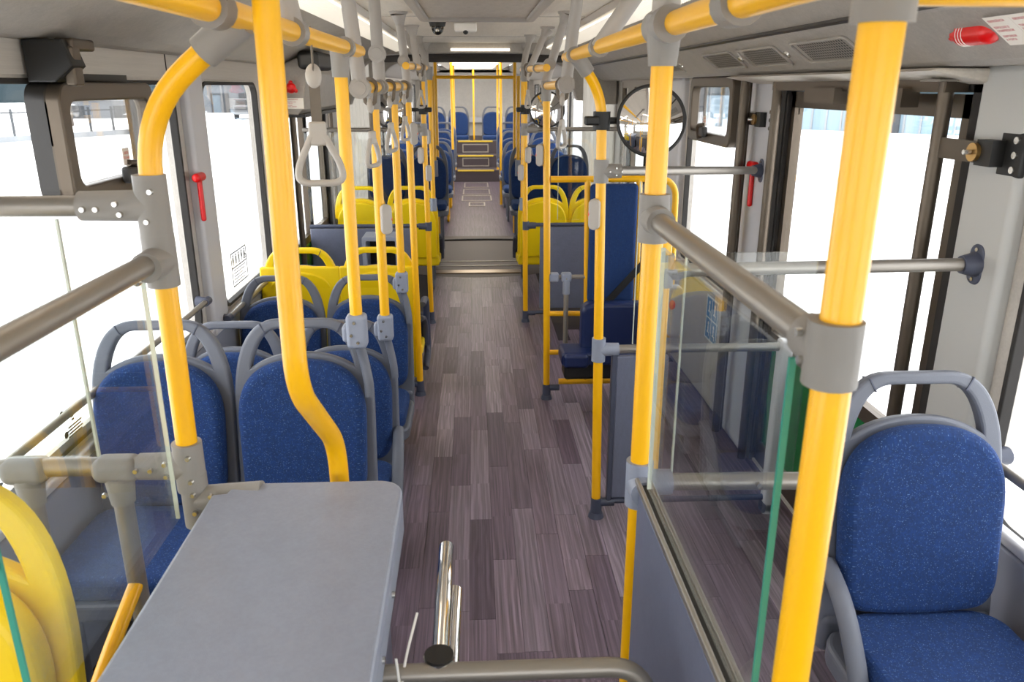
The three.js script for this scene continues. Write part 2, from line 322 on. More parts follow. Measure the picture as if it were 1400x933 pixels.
// doors: two glazed leaves, green lower panes
let doorNo = 0;
function door(s, [a, b], label) {
  const o = struct('door_' + (++doorNo), label, 'door'), x = s * (XW + 0.02), zc = (a + b) / 2, H = 1.66;
  part('door_frame', [box(0.07, H + 0.03, 0.045, x, H / 2, a + -0.012), box(0.07, H + 0.03, 0.045, x, H / 2, b + 0.012), box(0.07, 0.05, a - b, x, H, zc)], M.rubber, o);
  for (const [p, q] of [[a - 0.045, zc + 0.006], [zc - 0.006, b + 0.045]]) {
    const w = p - q, leaf = part('door_leaf', [box(0.035, H - 0.06, 0.05, x, H / 2, p - 0.025), box(0.035, H - 0.06, 0.05, x, H / 2, q + 0.025), box(0.035, 0.06, w, x, H - 0.06, (p + q) / 2), box(0.035, 0.05, w, x, 0.62, (p + q) / 2), box(0.035, 0.1, w, x, 0.07, (p + q) / 2)], M.bronze, o, 'bronze door leaf frame');
    part('pane', [box(0.005, 0.95, w - 0.1, x, 1.12, (p + q) / 2)], M.glass, leaf);
    part('lower_pane', [box(0.012, 0.48, w - 0.1, x, 0.36, (p + q) / 2)], M.green, leaf, 'green lower door pane');
    part('rubber_edge', [box(0.045, H - 0.08, 0.014, x - s * 0.01, H / 2, q + 0.006)], M.rubber, leaf);
  }
  for (const z of [a - 0.07, b + 0.07]) part('door_shaft', [cyl([x - s * 0.085, 0.03, z], [x - s * 0.085, 1.68, z], 0.019)], M.bronze, o, 'bronze vertical door shaft');
  part('door_gear', [box(0.06, 0.06, a - b - 0.1, x - s * 0.07, 1.665, zc), box(0.07, 0.06, a - b, x, 1.69, zc), box(0.1, 0.02, a - b - 0.04, x - s * 0.06, 1.69, zc), box(0.05, 0.05, 0.24, x - s * 0.1, 1.62, zc - 0.1), box(0.05, 0.05, 0.18, x - s * 0.1, 1.62, zc + 0.35)], M.bronze, o, 'exposed door mechanism under the cover');
  return o;
}
{ const d1 = door(1, doorR, 'double door on the right with bronze framed glass leaves'); part('door_shaft', [cyl([1.125, 0.03, -3.5], [1.125, 1.69, -3.5], 0.02), cyl([1.15, 0.03, -3.52], [1.15, 1.69, -3.52], 0.012)], M.bronze, d1, 'bronze vertical bar in front of the window'); }
door(-1, doorL, 'double door on the left beyond the seat rows');
door(1, doorR2, 'double door on the right beyond the wheelchair bay');

// ---------------------------------------------------------------- seats
const backShape = (() => {
  const s = new THREE.Shape(); s.moveTo(-0.19, -0.06); s.lineTo(0.19, -0.06); s.quadraticCurveTo(0.207, -0.06, 0.207, 0.0); s.lineTo(0.207, 0.3);
  s.bezierCurveTo(0.207, 0.45, 0.165, 0.562, 0.07, 0.562); s.lineTo(-0.07, 0.562); s.bezierCurveTo(-0.165, 0.562, -0.207, 0.45, -0.207, 0.3); s.lineTo(-0.207, 0); s.quadraticCurveTo(-0.207, -0.06, -0.19, -0.06);
  const h = new THREE.Path(); h.moveTo(-0.152, 0.418); h.bezierCurveTo(-0.135, 0.49, -0.11, 0.533, -0.062, 0.533); h.lineTo(0.062, 0.533); h.bezierCurveTo(0.11, 0.533, 0.135, 0.49, 0.152, 0.418); h.quadraticCurveTo(0.09, 0.462, 0, 0.462); h.quadraticCurveTo(-0.09, 0.462, -0.152, 0.418);
  s.holes.push(h); return s;
})();
const padShape = (() => {
  const s = new THREE.Shape(), w = 0.187; s.moveTo(-0.12, 0.015); s.quadraticCurveTo(0, 0.0, 0.12, 0.015); s.quadraticCurveTo(0.176, 0.02, 0.182, 0.09); s.lineTo(w, 0.27); s.bezierCurveTo(w, 0.39, 0.13, 0.448, 0, 0.448); s.bezierCurveTo(-0.13, 0.448, -w, 0.39, -w, 0.27); s.lineTo(-0.182, 0.09); s.quadraticCurveTo(-0.176, 0.02, -0.12, 0.015); return s;
})();
const seatPlan = rrect(-0.192, 0, 0.192, 0.4, 0.08);
const G = {
  back: extr(backShape, 0.014, 0.009, 3, 14).translate(0, 0, -0.016),
  pad: extr(padShape, 0.012, 0.026, 5, 14).translate(0, 0, 0.028),
  ridge: sweep(route([[-0.14, 0.475, 0.006], [-0.155, 0.505, 0.014], [-0.135, 0.54, 0.006]], 0.02), 0.004, 0.004, 6),
  slit: merge([-1, 1].map((s) => box(0.003, 0.034, 0.036, 0, 0, 0).rotateZ(s * -0.5).translate(s * 0.112, 0.534, -0.009))),
  cushion: extr(seatPlan, 0.02, 0.024, 5, 12).rotateX(Math.PI / 2).translate(0, -0.004, 0.03),
  bucket: merge([extr(rrect(-0.21, 0, 0.21, 0.44, 0.09), 0.03, 0.012, 3, 12).rotateX(Math.PI / 2).translate(0, -0.06, -0.005), rbox(0.41, 0.1, 0.05, 0.02, 0, -0.06, -0.005)]),
  rearPanel: extr((() => { const s = new THREE.Shape(), w = 0.188; s.moveTo(-w, -0.03); s.lineTo(w, -0.03); s.lineTo(w, 0.24); s.bezierCurveTo(w, 0.36, 0.14, 0.438, 0, 0.438); s.bezierCurveTo(-0.14, 0.438, -w, 0.36, -w, 0.24); s.lineTo(-w, -0.03); return s; })(), 0.012, 0.01, 4, 14).translate(0, 0, -0.045),
};
function seat({ name = 'bus_seat', label, group, x, z, top, away = false, yellow = false, arm = 0, tilt = 0.14, base = 0, frame = M.shell, detail = true, plain = false }) {
  const t = thing(name, label, 'seat', [x, base, z], group); if (away) t.rotation.y = Math.PI;
  const h = top - base - 0.56, pz = 0.56 * Math.sin(tilt), shellM = yellow ? M.seatYellow : M.shell;
  const up = (o) => { o.position.set(0, h, pz); return o; };
  const tilted = (o) => { up(o); o.rotation.x = -tilt; return o; };
  const sh = tilted(part('shell', G.back, shellM, t, yellow ? 'yellow plastic seat shell with grab handle' : 'grey plastic seat shell with grab handle'));
  if (detail) part('joint_line', G.slit, M.panelTrim, sh);
  if (yellow && away) tilted(part('rear_panel', G.rearPanel, M.seatYellow, t));
  tilted(part('backrest_pad', G.pad, plain ? M.seatYellow : M.blue, t, plain ? 'yellow moulded backrest pad' : 'blue speckled fabric backrest pad'));
  up(part('seat_cushion', G.cushion, plain ? M.seatYellow : M.blue, t, plain ? 'yellow moulded seat' : 'blue speckled fabric seat cushion'));
  up(part('seat_bucket', G.bucket, shellM, t));
  const b = h - 0.09;
  if (b > 0.03) for (const s of [-1, 1]) part('leg', pipe([[s * 0.14, b, pz + 0.05], [s * 0.14, 0.016, pz + 0.05], [s * 0.14, 0.016, pz + 0.36], [s * 0.14, b, pz + 0.36]], 0.014, 0.04, 8), frame, t);
  if (arm) {
    part('armrest', [sweep(route([[arm * 0.205, h + 0.13, pz + 0.0], [arm * 0.215, h + 0.1, pz + 0.13], [arm * 0.215, h - 0.02, pz + 0.23], [arm * 0.212, h - 0.1, pz + 0.25]], 0.1), 0.015, 0.022, 12)], yellow ? M.panelTrim : M.shell, t, 'dark grey armrest');
  }
  return t;
}
const XS = [-0.985, -0.567];
seat({ label: 'blue fabric seat by the left window behind the glass screen', x: XS[0], z: -2.25, top: 1.0 });
seat({ label: 'blue fabric aisle seat just behind the grey counter', x: XS[1], z: -2.25, top: 1.0 });
seat({ label: 'blue fabric window seat in the second left row', x: XS[0], z: -2.93, top: 0.795 });
seat({ label: 'blue fabric aisle seat in the second left row', x: XS[1], z: -2.93, top: 0.795, arm: 1 });
seat({ label: 'blue fabric window seat back to back with the yellow bench', x: XS[0], z: -3.72, top: 0.79 });
seat({ label: 'blue fabric aisle seat back to back with the yellow bench', x: XS[1], z: -3.72, top: 0.79 });
seat({ label: 'single blue fabric seat beside the right window with armrest', x: 0.948, z: -1.61, top: 1.045, arm: -1, tilt: 0.17 });
// yellow bench seats facing the rear, just past the third left row
const bench = [['rear facing yellow seat by the wall, behind the blue rows', -0.985, 0], ['rear facing yellow aisle seat with dark armrest, behind the blue rows', XS[1], -1]].map(([label, x, arm]) => {
  const o = seat({ name: 'yellow_seat', label, x, z: -4.16, top: 0.84, away: true, yellow: true, arm }); return o;
});
part('back_plate', [rbox(0.424, 0.64, 0.03, 0.012, 0, 0.415, -0.01)], M.seatYellow, bench[0]); part('back_plate', [rbox(0.424, 0.64, 0.03, 0.012, 0, 0.415, -0.01)], M.seatYellow, bench[1]);
part('side_armrest', [sweep(route([[-0.222, 0.5, 0.05], [-0.225, 0.48, 0.3], [-0.225, 0.13, 0.36], [-0.222, 0.1, 0.12]], 0.07), 0.014, 0.02, 12)], M.panelTrim, bench[1], 'dark looped armrest');
for (const s of [-1, 1]) for (const [x, tag] of [[0.57, 'aisle'], [0.98, 'wall side']])
  seat({ name: 'yellow_seat', label: `yellow ${tag} seat behind the ${s < 0 ? 'left' : 'right'} grey partition before the joint`, x: s < 0 ? -x + 0.02 : x - 0.06, z: -6.35, top: 0.9, away: true, yellow: true, arm: tag === 'aisle' ? -s * -1 : 0 });
for (const s of [-1, 1]) for (const [x, tag] of [[0.52, 'aisle'], [0.938, 'wall side']])
  seat({ label: `blue ${tag} seat on the ${s < 0 ? 'left' : 'right'} of the joint turntable`, x: s * x, z: -8.3, top: 1.08 });
for (const s of [-1, 1]) [-10.4, -11.6, -12.8].forEach((z, i) => {
  for (const [x, tag] of [[0.52, 'aisle'], [0.96, 'window']])
    seat({ label: `blue ${tag} seat in rear section, ${s < 0 ? 'left' : 'right'} side, row ${['one', 'two', 'three'][i]} past the joint`, x: s * x, z, top: 0.98 + 0.07 * i, frame: s < 0 ? M.yellow : M.shell, detail: false });
});
for (const s of [-1, 1]) for (const [x, tag] of [[0.33, 'inner'], [0.78, 'outer']])
  seat({ label: `blue ${tag} seat on the rear platform, ${s < 0 ? 'left' : 'right'} of the centre pole`, x: s * x, z: -16.0, top: 1.28, base: 0.655, detail: false });

// ---------------------------------------------------------------- poles, rails and clamps
const R = 0.0178;
function tee(at, dirs, r = 0.0245, mat = M.clamp, len = 0.065, bolts = true) { // sleeve round a pole with side arms
  const g = [], a = V(at);
  for (const [d, L = 0.06, up] of dirs) { const v = V(d).normalize(), e = a.clone().addScaledVector(v, L), b = up ? a.clone().addScaledVector(v, -L) : a; g.push(cyl(b.toArray(), e.toArray(), r, up ? r : r * 0.93)); }
  return g;
}
function boltsAt(list, r = 0.0042) { return list.map(([x, y, z]) => cyl([x, y, z - 0.002], [x, y, z + 0.004], r, r * 0.8, 10)); }
function pole(label, pts, { bend = 0.08, r = R, clamps = [], foot, button, name = 'stanchion_pole', bolts = [], group } = {}) {
  const t = thing(name, label, 'pole', [0, 0, 0], group);
  part('pole', [pipe(pts, r, bend, 20)], M.yellow, t, 'glossy yellow tube');
  for (const [at, dirs, rad, mat] of clamps) part('clamp', tee(at, dirs, rad, mat ?? M.clamp), mat ?? M.clamp, t, 'grey plastic clamp');
  if (bolts.length) for (const b of bolts) part('bolt', boltsAt([b]), M.bolt, t);
  if (foot) { const [x, y, z] = foot; part('foot', [cyl([x, y, z], [x, y + 0.022, z], 0.032, 0.026), cyl([x, y + 0.02, z], [x, y + 0.085, z], 0.0225), cyl([x, y + 0.065, z], [x + Math.sign(x) * 0.07, y + 0.065, z], 0.018)], M.panelTrim, t, 'dark plastic foot socket'); }
  for (const [x, y, z, s] of button ? (Array.isArray(button[0]) ? button : [button]) : []) {
    const bt = part('stop_button', [extr(rrect(-0.02, -0.055, 0.02, 0.055, 0.019), 0.012, 0.006, 3).rotateY(s * 0.5).translate(x + s * 0.022, y, z + 0.012)], M.strapPlastic, t, 'beige stop request button housing');
    part('push_button', [ball([x + s * 0.042, y, z + 0.012], 0.009, [0.6, 1.6, 1])], M.orange, bt);
  }
  return t;
}
const rail = (label, a, b, rings = [], mat = M.yellow, name = 'overhead_rail') => {
  const t = thing(name, label, 'handrail'); part('rail', [pipe([a, b], R, 0.02, 20)], mat, t);
  for (const z of rings) { const k = (z - a[2]) / (b[2] - a[2]), x = a[0] + (b[0] - a[0]) * k, y = a[1] + (b[1] - a[1]) * k; part('ring_clamp', [cyl([x, y, z - 0.022], [x, y, z + 0.022], 0.026)], M.clamp, t, 'grey ring clamp'); }
  return t;
};
// left overhead rails
rail('long yellow overhead rail on the left above the counter', [-0.38, 1.742, 0.5], [-0.38, 1.747, -2.47], [-1.1, -1.58, -2.195]);
rail('lower yellow overhead rail on the left carrying the folded straps', [-0.38, 1.646, -2.45], [-0.38, 1.65, -4.33], [-2.88, -3.66, -4.15, -3.0]);
rail('short yellow overhead rail on the left before the joint', [-0.38, 1.747, -4.15], [-0.385, 1.775, -6.0], [-4.6, -5.2, -5.53]);
// right overhead rails
rail('long yellow overhead rail on the right above the glass screen', [0.222, 1.732, 0.5], [0.292, 1.75, -3.02], [-0.95, -1.3, -2.12, -2.72]);
rail('lower yellow overhead rail on the right by the mirror', [0.285, 1.656, -2.95], [0.32, 1.65, -4.25], [-4.03]);
rail('short yellow overhead rail on the right before the joint', [0.31, 1.735, -4.0], [0.31, 1.765, -6.0], [-4.6, -5.2, -5.53]);
rail('yellow cross rail over the single blue seat', [0.27, 1.727, -0.645], [1.18, 1.727, -0.67]);
rail('yellow cross rail spanning the rear end of the joint', [-0.46, 1.745, -9.1], [0.42, 1.745, -9.1]);

// left front: bent poles around the counter
{
  const A = pole('yellow pole with bent top rising from the left glass screen', [[-0.385, 1.742, -1.24], [-0.548, 1.615, -1.258], [-0.553, 1.0, -1.26]], {
    bend: 0.1, clamps: [
      [[-0.553, 1.472, -1.26], [[[0, 1, 0], 0.048, true], [[-1, 0, 0], 0.11]], 0.025], [[-0.553, 1.385, -1.26], [[[0, 1, 0], 0.042, true], [[0, 0, 1], 0.06]], 0.0255],
      [[-0.553, 1.02, -1.26], [[[0, 1, 0], 0.045, true], [[-1, 0, 0], 0.085]], 0.025], [[-0.55, 0.955, -1.26], [[[0, 1, 0], 0.05, true], [[1, 0.1, 0.05], 0.12]], 0.023],
      [[-0.385, 1.742, -1.24], [[[-0.8, -0.62, -0.06], 0.075]], 0.0265]],
  });
  for (const [x, y] of [[-0.545, 1.496], [-0.556, 1.45], [-0.6, 1.478], [-0.595, 1.462], [-0.63, 1.47], [-0.65, 1.47], [-0.545, 1.045], [-0.545, 1.0], [-0.585, 1.035], [-0.585, 1.012], [-0.61, 1.024], [-0.635, 1.024], [-0.545, 0.975], [-0.545, 0.94], [-0.515, 0.972]]) part('bolt', boltsAt([[x, y, -1.235]], 0.005), M.bolt, A);
}
pole('yellow pole kinked behind the grey counter', [[-0.31, 1.98, -1.1], [-0.317, 1.22, -1.1], [-0.308, 1.03, -1.32], [-0.306, 0.3, -1.33]], { bend: 0.06, r: 0.0175 });
function sleeveTop(t, x, y, z) { part('clamp', [cyl([x, y - 0.075, z], [x, y + 0.02, z], 0.0225, 0.027)], M.clamp, t, 'grey plastic top sleeve'); }
// poles standing on the backrests of the left rows
for (const [label, x, yt, z, yb] of [['yellow pole standing on the backrest of the first left row', -0.395, 1.747, -2.195, 0.975], ['yellow pole standing on the backrest of the second left row', -0.395, 1.648, -2.88, 0.776], ['yellow pole standing on the backrest of the third left row', -0.4, 1.648, -3.66, 0.762]]) {
  const t = pole(label, [[x, yt, z], [x, yb, z]], { button: label.includes('second') ? [x, 1.19, z, 1] : undefined });
  sleeveTop(t, x, yt, z);
  part('clamp', [rbox(0.058, 0.1, 0.052, 0.012, x, yb, z), rbox(0.04, 0.05, 0.05, 0.01, x - 0.024, yb - 0.01, z - 0.015)], M.clampBlue, t, 'blue grey block clamp on the seat shell');
  for (const [dx, dy] of [[-0.004, 0.03], [-0.014, -0.008], [0.004, -0.03]]) part('bolt', boltsAt([[x + dx, yb + dy, z + 0.027]], 0.0055), M.bolt, t);
  part('post', [pipe([[x, yb - 0.03, z], [x + 0.012, yb - 0.085, z - 0.005], [x + 0.026, yb - 0.15, z + 0.012], [x + 0.028, yb - 0.2, z + 0.018]], 0.0145, 0.05, 10)], M.shell, t);
}
{ const t = pole('yellow floor pole beside the armrest of the yellow bench', [[-0.377, 1.648, -4.15], [-0.367, 0.03, -4.12]], { foot: [-0.367, 0, -4.12], button: [-0.377, 1.42, -4.15, 1] }); sleeveTop(t, -0.377, 1.648, -4.15); }
// posts of the grey partitions before the joint
for (const s of [-1, 1]) {
  const xt = s < 0 ? -0.385 : 0.3, xb = s < 0 ? -0.374 : 0.314, z = -5.53;
  const t = pole(`yellow post of the ${s < 0 ? 'left' : 'right'} grey partition before the joint`, [[xt, 1.76, z], [xb, 0.03, z]], {
    foot: [xb, 0, z], button: [[xt, 1.2, z, s], [xt, 1.08, z, -s]],
    clamps: [[[xt, 1.37, z], [[[0, 1, 0], 0.04, true], [[s, 0, 0], 0.09]], 0.025], [[xb, 0.71, z], [[[0, 1, 0], 0.03, true], [[s, 0, 0], 0.07]], 0.024, M.panelTrim]] });
  sleeveTop(t, xt, 1.755, z);
  const p = thing('partition', `grey partition panel with glass above, ${s < 0 ? 'left' : 'right'} side before the joint`, 'partition', [0, 0, 0]);
  const x0 = xb + s * 0.1, x1 = s * 1.2, cx = (x0 + x1) / 2, w = Math.abs(x1 - x0);
  part('panel', [rbox(w, 0.6, 0.025, 0.008, cx, 0.4, z)], M.panel, p, 'slate grey laminate panel');
  part('top_tube', [pipe([[xb + s * 0.02, 0.715, z], [x1, 0.715, z]], 0.014, 0.02, 12)], M.panelTrim, p);
  part('upper_tube', [pipe([[xt + s * 0.02, 1.37, z], [x1, 1.37, z]], 0.014, 0.02, 12)], M.steel, p);
  part('lower_tube', [pipe([[xb + s * 0.02, 0.07, z], [x1, 0.07, z]], 0.014, 0.02, 12)], M.panelTrim, p);
  part('glass', [box(w - 0.13, 0.6, 0.006, cx + s * 0.06, 1.05, z)], M.screen, p, 'clear glass screen');
  part('glass_edge', [box(0.004, 0.6, 0.0065, x0 + s * 0.123, 1.05, z)], M.glassEdgePale, p);
}
for (const s of [-1, 1]) {
  const x = s < 0 ? -0.372 : 0.335;
  const t = pole(`yellow pole at the ${s < 0 ? 'left' : 'right'} edge of the joint`, [[x, 1.78, -6.25], [x, 0.75, -6.25]], { clamps: [[[x, 0.76, -6.25], [[[0, 1, 0], 0.05, true]], 0.027, M.clampBlue]], button: [x, 1.28, -6.25, s] }); sleeveTop(t, x, 1.77, -6.25);
  const u = pole(`yellow pole on the ${s < 0 ? 'left' : 'right'} turntable seat`, [[s * 0.42 - 0.02, 1.745, -8.1], [s * 0.42 - 0.02, 0.86, -8.1]], { clamps: [[[s * 0.42 - 0.02, 0.86, -8.1], [[[0, 1, 0], 0.08, true]], 0.03, M.clampBlue]] });
  pole(`yellow upright of the joint cross rail, ${s < 0 ? 'left' : 'right'} end`, [[s * 0.435 - 0.02, 1.98, -9.1], [s * 0.435 - 0.02, 0.02, -9.1]], {});
  pole(`yellow pole by the rear seats, ${s < 0 ? 'left' : 'right'} of the aisle`, [[s * 0.34, 1.98, -11.4], [s * 0.34, s < 0 ? 0.8 : 0.02, -11.4]], {});
  pole(`yellow pole beside the rear steps, ${s < 0 ? 'left' : 'right'} of the aisle`, [[s * 0.36, 1.98, -13.6], [s * 0.36, 0.3, -13.6]], {});
}
pole('yellow centre pole on the rear platform', [[-0.034, 1.98, -15.7], [-0.034, 0.66, -15.7]], {});
// right front screen poles
{
  const t = pole('thick yellow pole at the near end of the right glass screen', [[0.272, 1.98, -0.645], [0.262, 0.02, -0.645]], { clamps: [[[0.266, 1.425, -0.645], [[[0, 1, 0], 0.03, true], [[0, 0, -1], 0.05]], 0.0242], [[0.27, 1.742, -0.645], [[[0, 1, 0], 0.045, true], [[1, 0, 0], 0.04]], 0.0242]] });
  for (const [y, z] of [[1.438, -0.665], [1.415, -0.655]]) part('bolt', [cyl([0.239, y, z], [0.2445, y, z], 0.004)], M.bolt, t);
  const u = pole('yellow pole at the far end of the right glass screen', [[0.25, 1.74, -1.3], [0.25, 0.02, -1.3]], { clamps: [[[0.25, 1.44, -1.3], [[[0, 1, 0], 0.04, true], [[0, 0, 1], 0.055]], 0.0255], [[0.25, 0.945, -1.3], [[[0, 1, 0], 0.045, true], [[1, 0, 0], 0.06], [[0, 0, 1], 0.045]], 0.0255, M.clampBlue]] });
  part('clamp', [cyl([0.25, 1.68, -1.3], [0.25, 1.755, -1.3], 0.0225, 0.03), cyl([0.25, 1.74, -1.345], [0.25, 1.74, -1.255], 0.028)], M.clamp, u, 'grey plastic top sleeve');
}
pole('yellow post hidden behind the right glass screen', [[0.405, 1.3, -1.84], [0.405, 0.02, -1.84]], { clamps: [[[0.405, 1.226, -1.84], [[[0, 1, 0], 0.04, true], [[1, 0, 0], 0.06]], 0.025]] });
{
  const t = pole('yellow pole with bent top carrying the round mirror', [[0.292, 1.746, -2.72], [0.388, 1.62, -2.765], [0.42, 0.03, -2.77]], { bend: 0.09, foot: [0.421, 0, -2.77], button: [0.398, 1.22, -2.77, -1],
    clamps: [[[0.395, 1.368, -2.77], [[[0, 1, 0], 0.04, true], [[1, 0, 0], 0.07]], 0.026], [[0.408, 0.71, -2.77], [[[0, 1, 0], 0.045, true], [[1, 0, 0], 0.075]], 0.026, M.clampBlue], [[0.292, 1.746, -2.72], [[[0.6, -0.78, -0.25], 0.07]], 0.026]] });
  for (const [dx, dy] of [[0.03, 0], [0.052, 0.012], [0.052, -0.012], [0.072, 0]]) part('bolt', boltsAt([[0.392 + dx, 1.368 + dy, -2.744]], 0.004), M.bolt, t);
}
{ const t = pole('yellow pole at the wheelchair bay frame on the right', [[0.312, 1.655, -4.03], [0.325, 0.9, -4.03], [0.334, 0.03, -4.03]], { foot: [0.334, 0, -4.03], button: [0.31, 1.32, -4.05, -1] }); sleeveTop(t, 0.312, 1.655, -4.03); }

// hangers from ceiling to rails
function hanger(label, top, bot, knobs, r = 0.0205) {
  const t = thing('rail_hanger', label, 'rail hanger');
  part('tube', [cyl(bot, top, r * 1.08, r)], M.hanger, t, 'grey plastic tube');
  const d = V(bot).sub(V(top)).normalize();
  part('flange', [cyl([top[0], YC, top[2]], [top[0], YC - 0.012, top[2]], 0.047, 0.043), cyl([top[0], YC - 0.012, top[2]], V(top).addScaledVector(d, 0.06).toArray(), 0.04, r)], M.hanger, t);
  for (const p of knobs) { const k = part('knuckle', [cyl([p[0], p[1], p[2] - 0.026], [p[0], p[1], p[2] + 0.026], 0.03)], M.hanger, t); part('cap', [cyl([p[0], p[1], p[2] + 0.024], [p[0], p[1], p[2] + 0.029], 0.021, 0.02)], M.hanger, k); }
}
hanger('grey hanger joining the upper and lower rail above the first left row', [-0.405, 2.0, -2.4], [-0.382, 1.64, -2.46], [[-0.382, 1.644, -2.46]]);
hanger('grey hanger above the near left strap handle', [-0.42, 2.0, -1.55], [-0.38, 1.742, -1.58], []);
hanger('grey hanger above the second left row', [-0.39, 2.0, -3.0], [-0.385, 1.65, -3.0], [[-0.388, 1.76, -3.0]]);
hanger('grey hanger above the third left row', [-0.41, 2.0, -4.2], [-0.382, 1.65, -4.25], [[-0.395, 1.77, -4.23]]);
hanger('slanting grey hanger on the left in front of the joint', [-0.5, 2.0, -5.6], [-0.385, 1.765, -5.6], []);
hanger('slanting grey hanger on the left nearest the joint', [-0.45, 2.0, -6.2], [-0.38, 1.77, -6.2], []);
hanger('straight grey hanger on the left before the slanting ones', [-0.41, 2.0, -5.1], [-0.385, 1.76, -5.1], []);
hanger('grey hanger joining the upper and lower rail by the right strap', [0.315, 2.0, -2.85], [0.288, 1.655, -2.98], [[0.288, 1.656, -2.97]]);
hanger('leaning grey hanger on the right above the round mirror', [0.44, 2.0, -2.0], [0.27, 1.742, -2.1], []);
hanger('grey hanger over the far pole of the right glass screen', [0.26, 2.0, -1.3], [0.25, 1.745, -1.3], []);
hanger('grey hanger on the right above the wheelchair bay', [0.42, 2.0, -4.15], [0.318, 1.652, -4.2], [[0.34, 1.755, -4.18]]);
hanger('slanting grey hanger on the right in front of the joint', [0.42, 2.0, -5.2], [0.312, 1.755, -5.2], []);
hanger('slanting grey hanger on the right nearest the joint', [0.37, 2.0, -6.0], [0.312, 1.765, -5.95], []);
for (const s of [-1, 1]) hanger(`grey hanger over the ${s < 0 ? 'left' : 'right'} turntable seats`, [s * 0.42 - 0.02, 2.0, -7.1], [s * 0.42 - 0.02, 1.72, -7.1], []);

// strap handles
function strap(label, x, y, z, turn, k = 1) {
  const t = thing('strap_handle', label, 'strap handle', [x, y, z]); t.rotation.y = turn;
  part('loop', [sweep(Array.from({ length: 24 }, (_, i) => { const a = i / 24 * Math.PI * 2; return new THREE.Vector3(Math.sin(a) * 0.002, Math.cos(a) * 0.023 - 0.0 - (Math.cos(a) < -0.6 ? 0.03 : 0), Math.sin(a) * 0.023); }), 0.002, 0.007, 8, true, [1, 0, 0])], M.strapBand, t, 'dark webbing loop');
  part('buckle', [ball([0, -0.068 * k, 0], 0.02, [0.85, 1.25, 0.5])], M.strapPlastic, t);
  part('band', [box(0.022 * k, 0.12 * k, 0.004, 0, -0.135 * k, 0)], M.strapBand, t, 'dark webbing band');
  const y0 = -0.19 * k, H = [[-0.014, y0, 0], [-0.047, y0 - 0.065 * k, 0], [-0.046, y0 - 0.098 * k, 0], [0.046, y0 - 0.098 * k, 0], [0.047, y0 - 0.065 * k, 0], [0.014, y0, 0]];
  part('grip', [sweep(route(H, 0.028), 0.0075, 0.0085, 12), rbox(0.038, 0.05 * k, 0.015, 0.006, 0, y0 + 0.006, 0)], M.strapPlastic, t, 'beige plastic triangular grip');
}
strap('beige triangular strap handle hanging by the left door', -0.38, 1.738, -1.74, 0.12);
for (const [label, z] of [['folded strap handle nearest the first left row pole', -2.66], ['folded strap handle between the second and third row poles', -3.28], ['folded strap handle furthest along the lower left rail', -3.98]]) strap(label, -0.38, 1.648, z, 1.25, 0.86);
strap('strap handle hanging under the right rail hanger', 0.292, 1.655, -3.12, 1.15, 0.8);
for (const s of [-1, 1]) strap(`small strap handle on the short ${s < 0 ? 'left' : 'right'} rail`, s < 0 ? -0.385 : 0.31, 1.765, -5.35, 1.2, 0.86);

// ---------------------------------------------------------------- counter, turnstile and screens at the front left
{
  const t = thing('fare_counter', 'grey fare counter top with rounded corner over a cash box body', 'counter', [0, 0, 0]);
  const sh = new THREE.Shape(); const x0 = -0.505, x1 = -0.178, z0 = 0.55, z1 = 1.268, r = 0.055; // u = x, v = -z
  sh.moveTo(x0, z0); sh.lineTo(x1, z0); sh.lineTo(x1 - 0.004, z1 - r); sh.quadraticCurveTo(x1 - 0.004, z1, x1 - r, z1); sh.lineTo(x0 + 0.025, z1); sh.lineTo(x0 + 0.018, z1 - 0.035); sh.lineTo(x0 - 0.005, z1 - 0.04); sh.lineTo(x0, z0);
  part('counter_top', [extr(sh, 0.02, 0.006, 3, 14).rotateX(-Math.PI / 2).translate(0, 0.954, 0)], M.counter, t, 'satin grey laminate top');
  part('rim', [extr(sh, 0.045, 0.003, 2, 14).rotateX(-Math.PI / 2).translate(0, 0.906, 0)], M.clampBlue, t);
  part('body', [rbox(0.27, 0.88, 0.6, 0.02, -0.345, 0.45, -0.9)], M.panel, t, 'slate grey cash box body');
  for (const z of [-1.0, -0.86]) part('rivet', [cyl([-0.182, 0.93, z], [-0.176, 0.93, z], 0.005)], M.bolt, t);
}
{
  const t = thing('turnstile', 'chrome turnstile with black capped post and three arms', 'turnstile', [0, 0, 0]);
  part('post', [cyl([-0.108, 0.3, -0.9], [-0.108, 0.9, -0.9], 0.0215)], M.chrome, t);
  part('post_cap', [cyl([-0.108, 0.9, -0.9], [-0.108, 0.904, -0.9], 0.0205)], M.black, t, 'black round cap');
  part('arm', [pipe([[-0.108, 0.87, -0.9], [-0.106, 0.905, -1.06], [-0.106, 0.9, -1.17]], 0.0125, 0.05)], M.chrome, t, 'polished chrome arm');
  part('arm', [pipe([[-0.095, 0.84, -0.9], [-0.092, 0.84, -1.13]], 0.0125, 0.05)], M.chrome, t, 'polished chrome arm');
  part('guard_rail', [pipe([[-0.26, 0.885, -0.885], [0.175, 0.885, -0.885], [0.215, 0.6, -0.83]], 0.0135, 0.05)], M.steel, t, 'bent satin steel guard rail');
  part('pedestal', [rbox(0.1, 0.6, 0.12, 0.02, -0.12, 0.3, -0.9)], M.dark, t);
}
solo('cable_tie', 'white cable tie sticking up by the turnstile', 'cable tie', [sweep(route([[-0.158, 0.87, -0.86], [-0.155, 0.9, -0.885], [-0.138, 0.95, -0.93]], 0.03), 0.0008, 0.002, 6), sweep(route([[-0.158, 0.87, -0.862], [-0.163, 0.925, -0.868]], 0.03), 0.0008, 0.002, 6)], M.white);
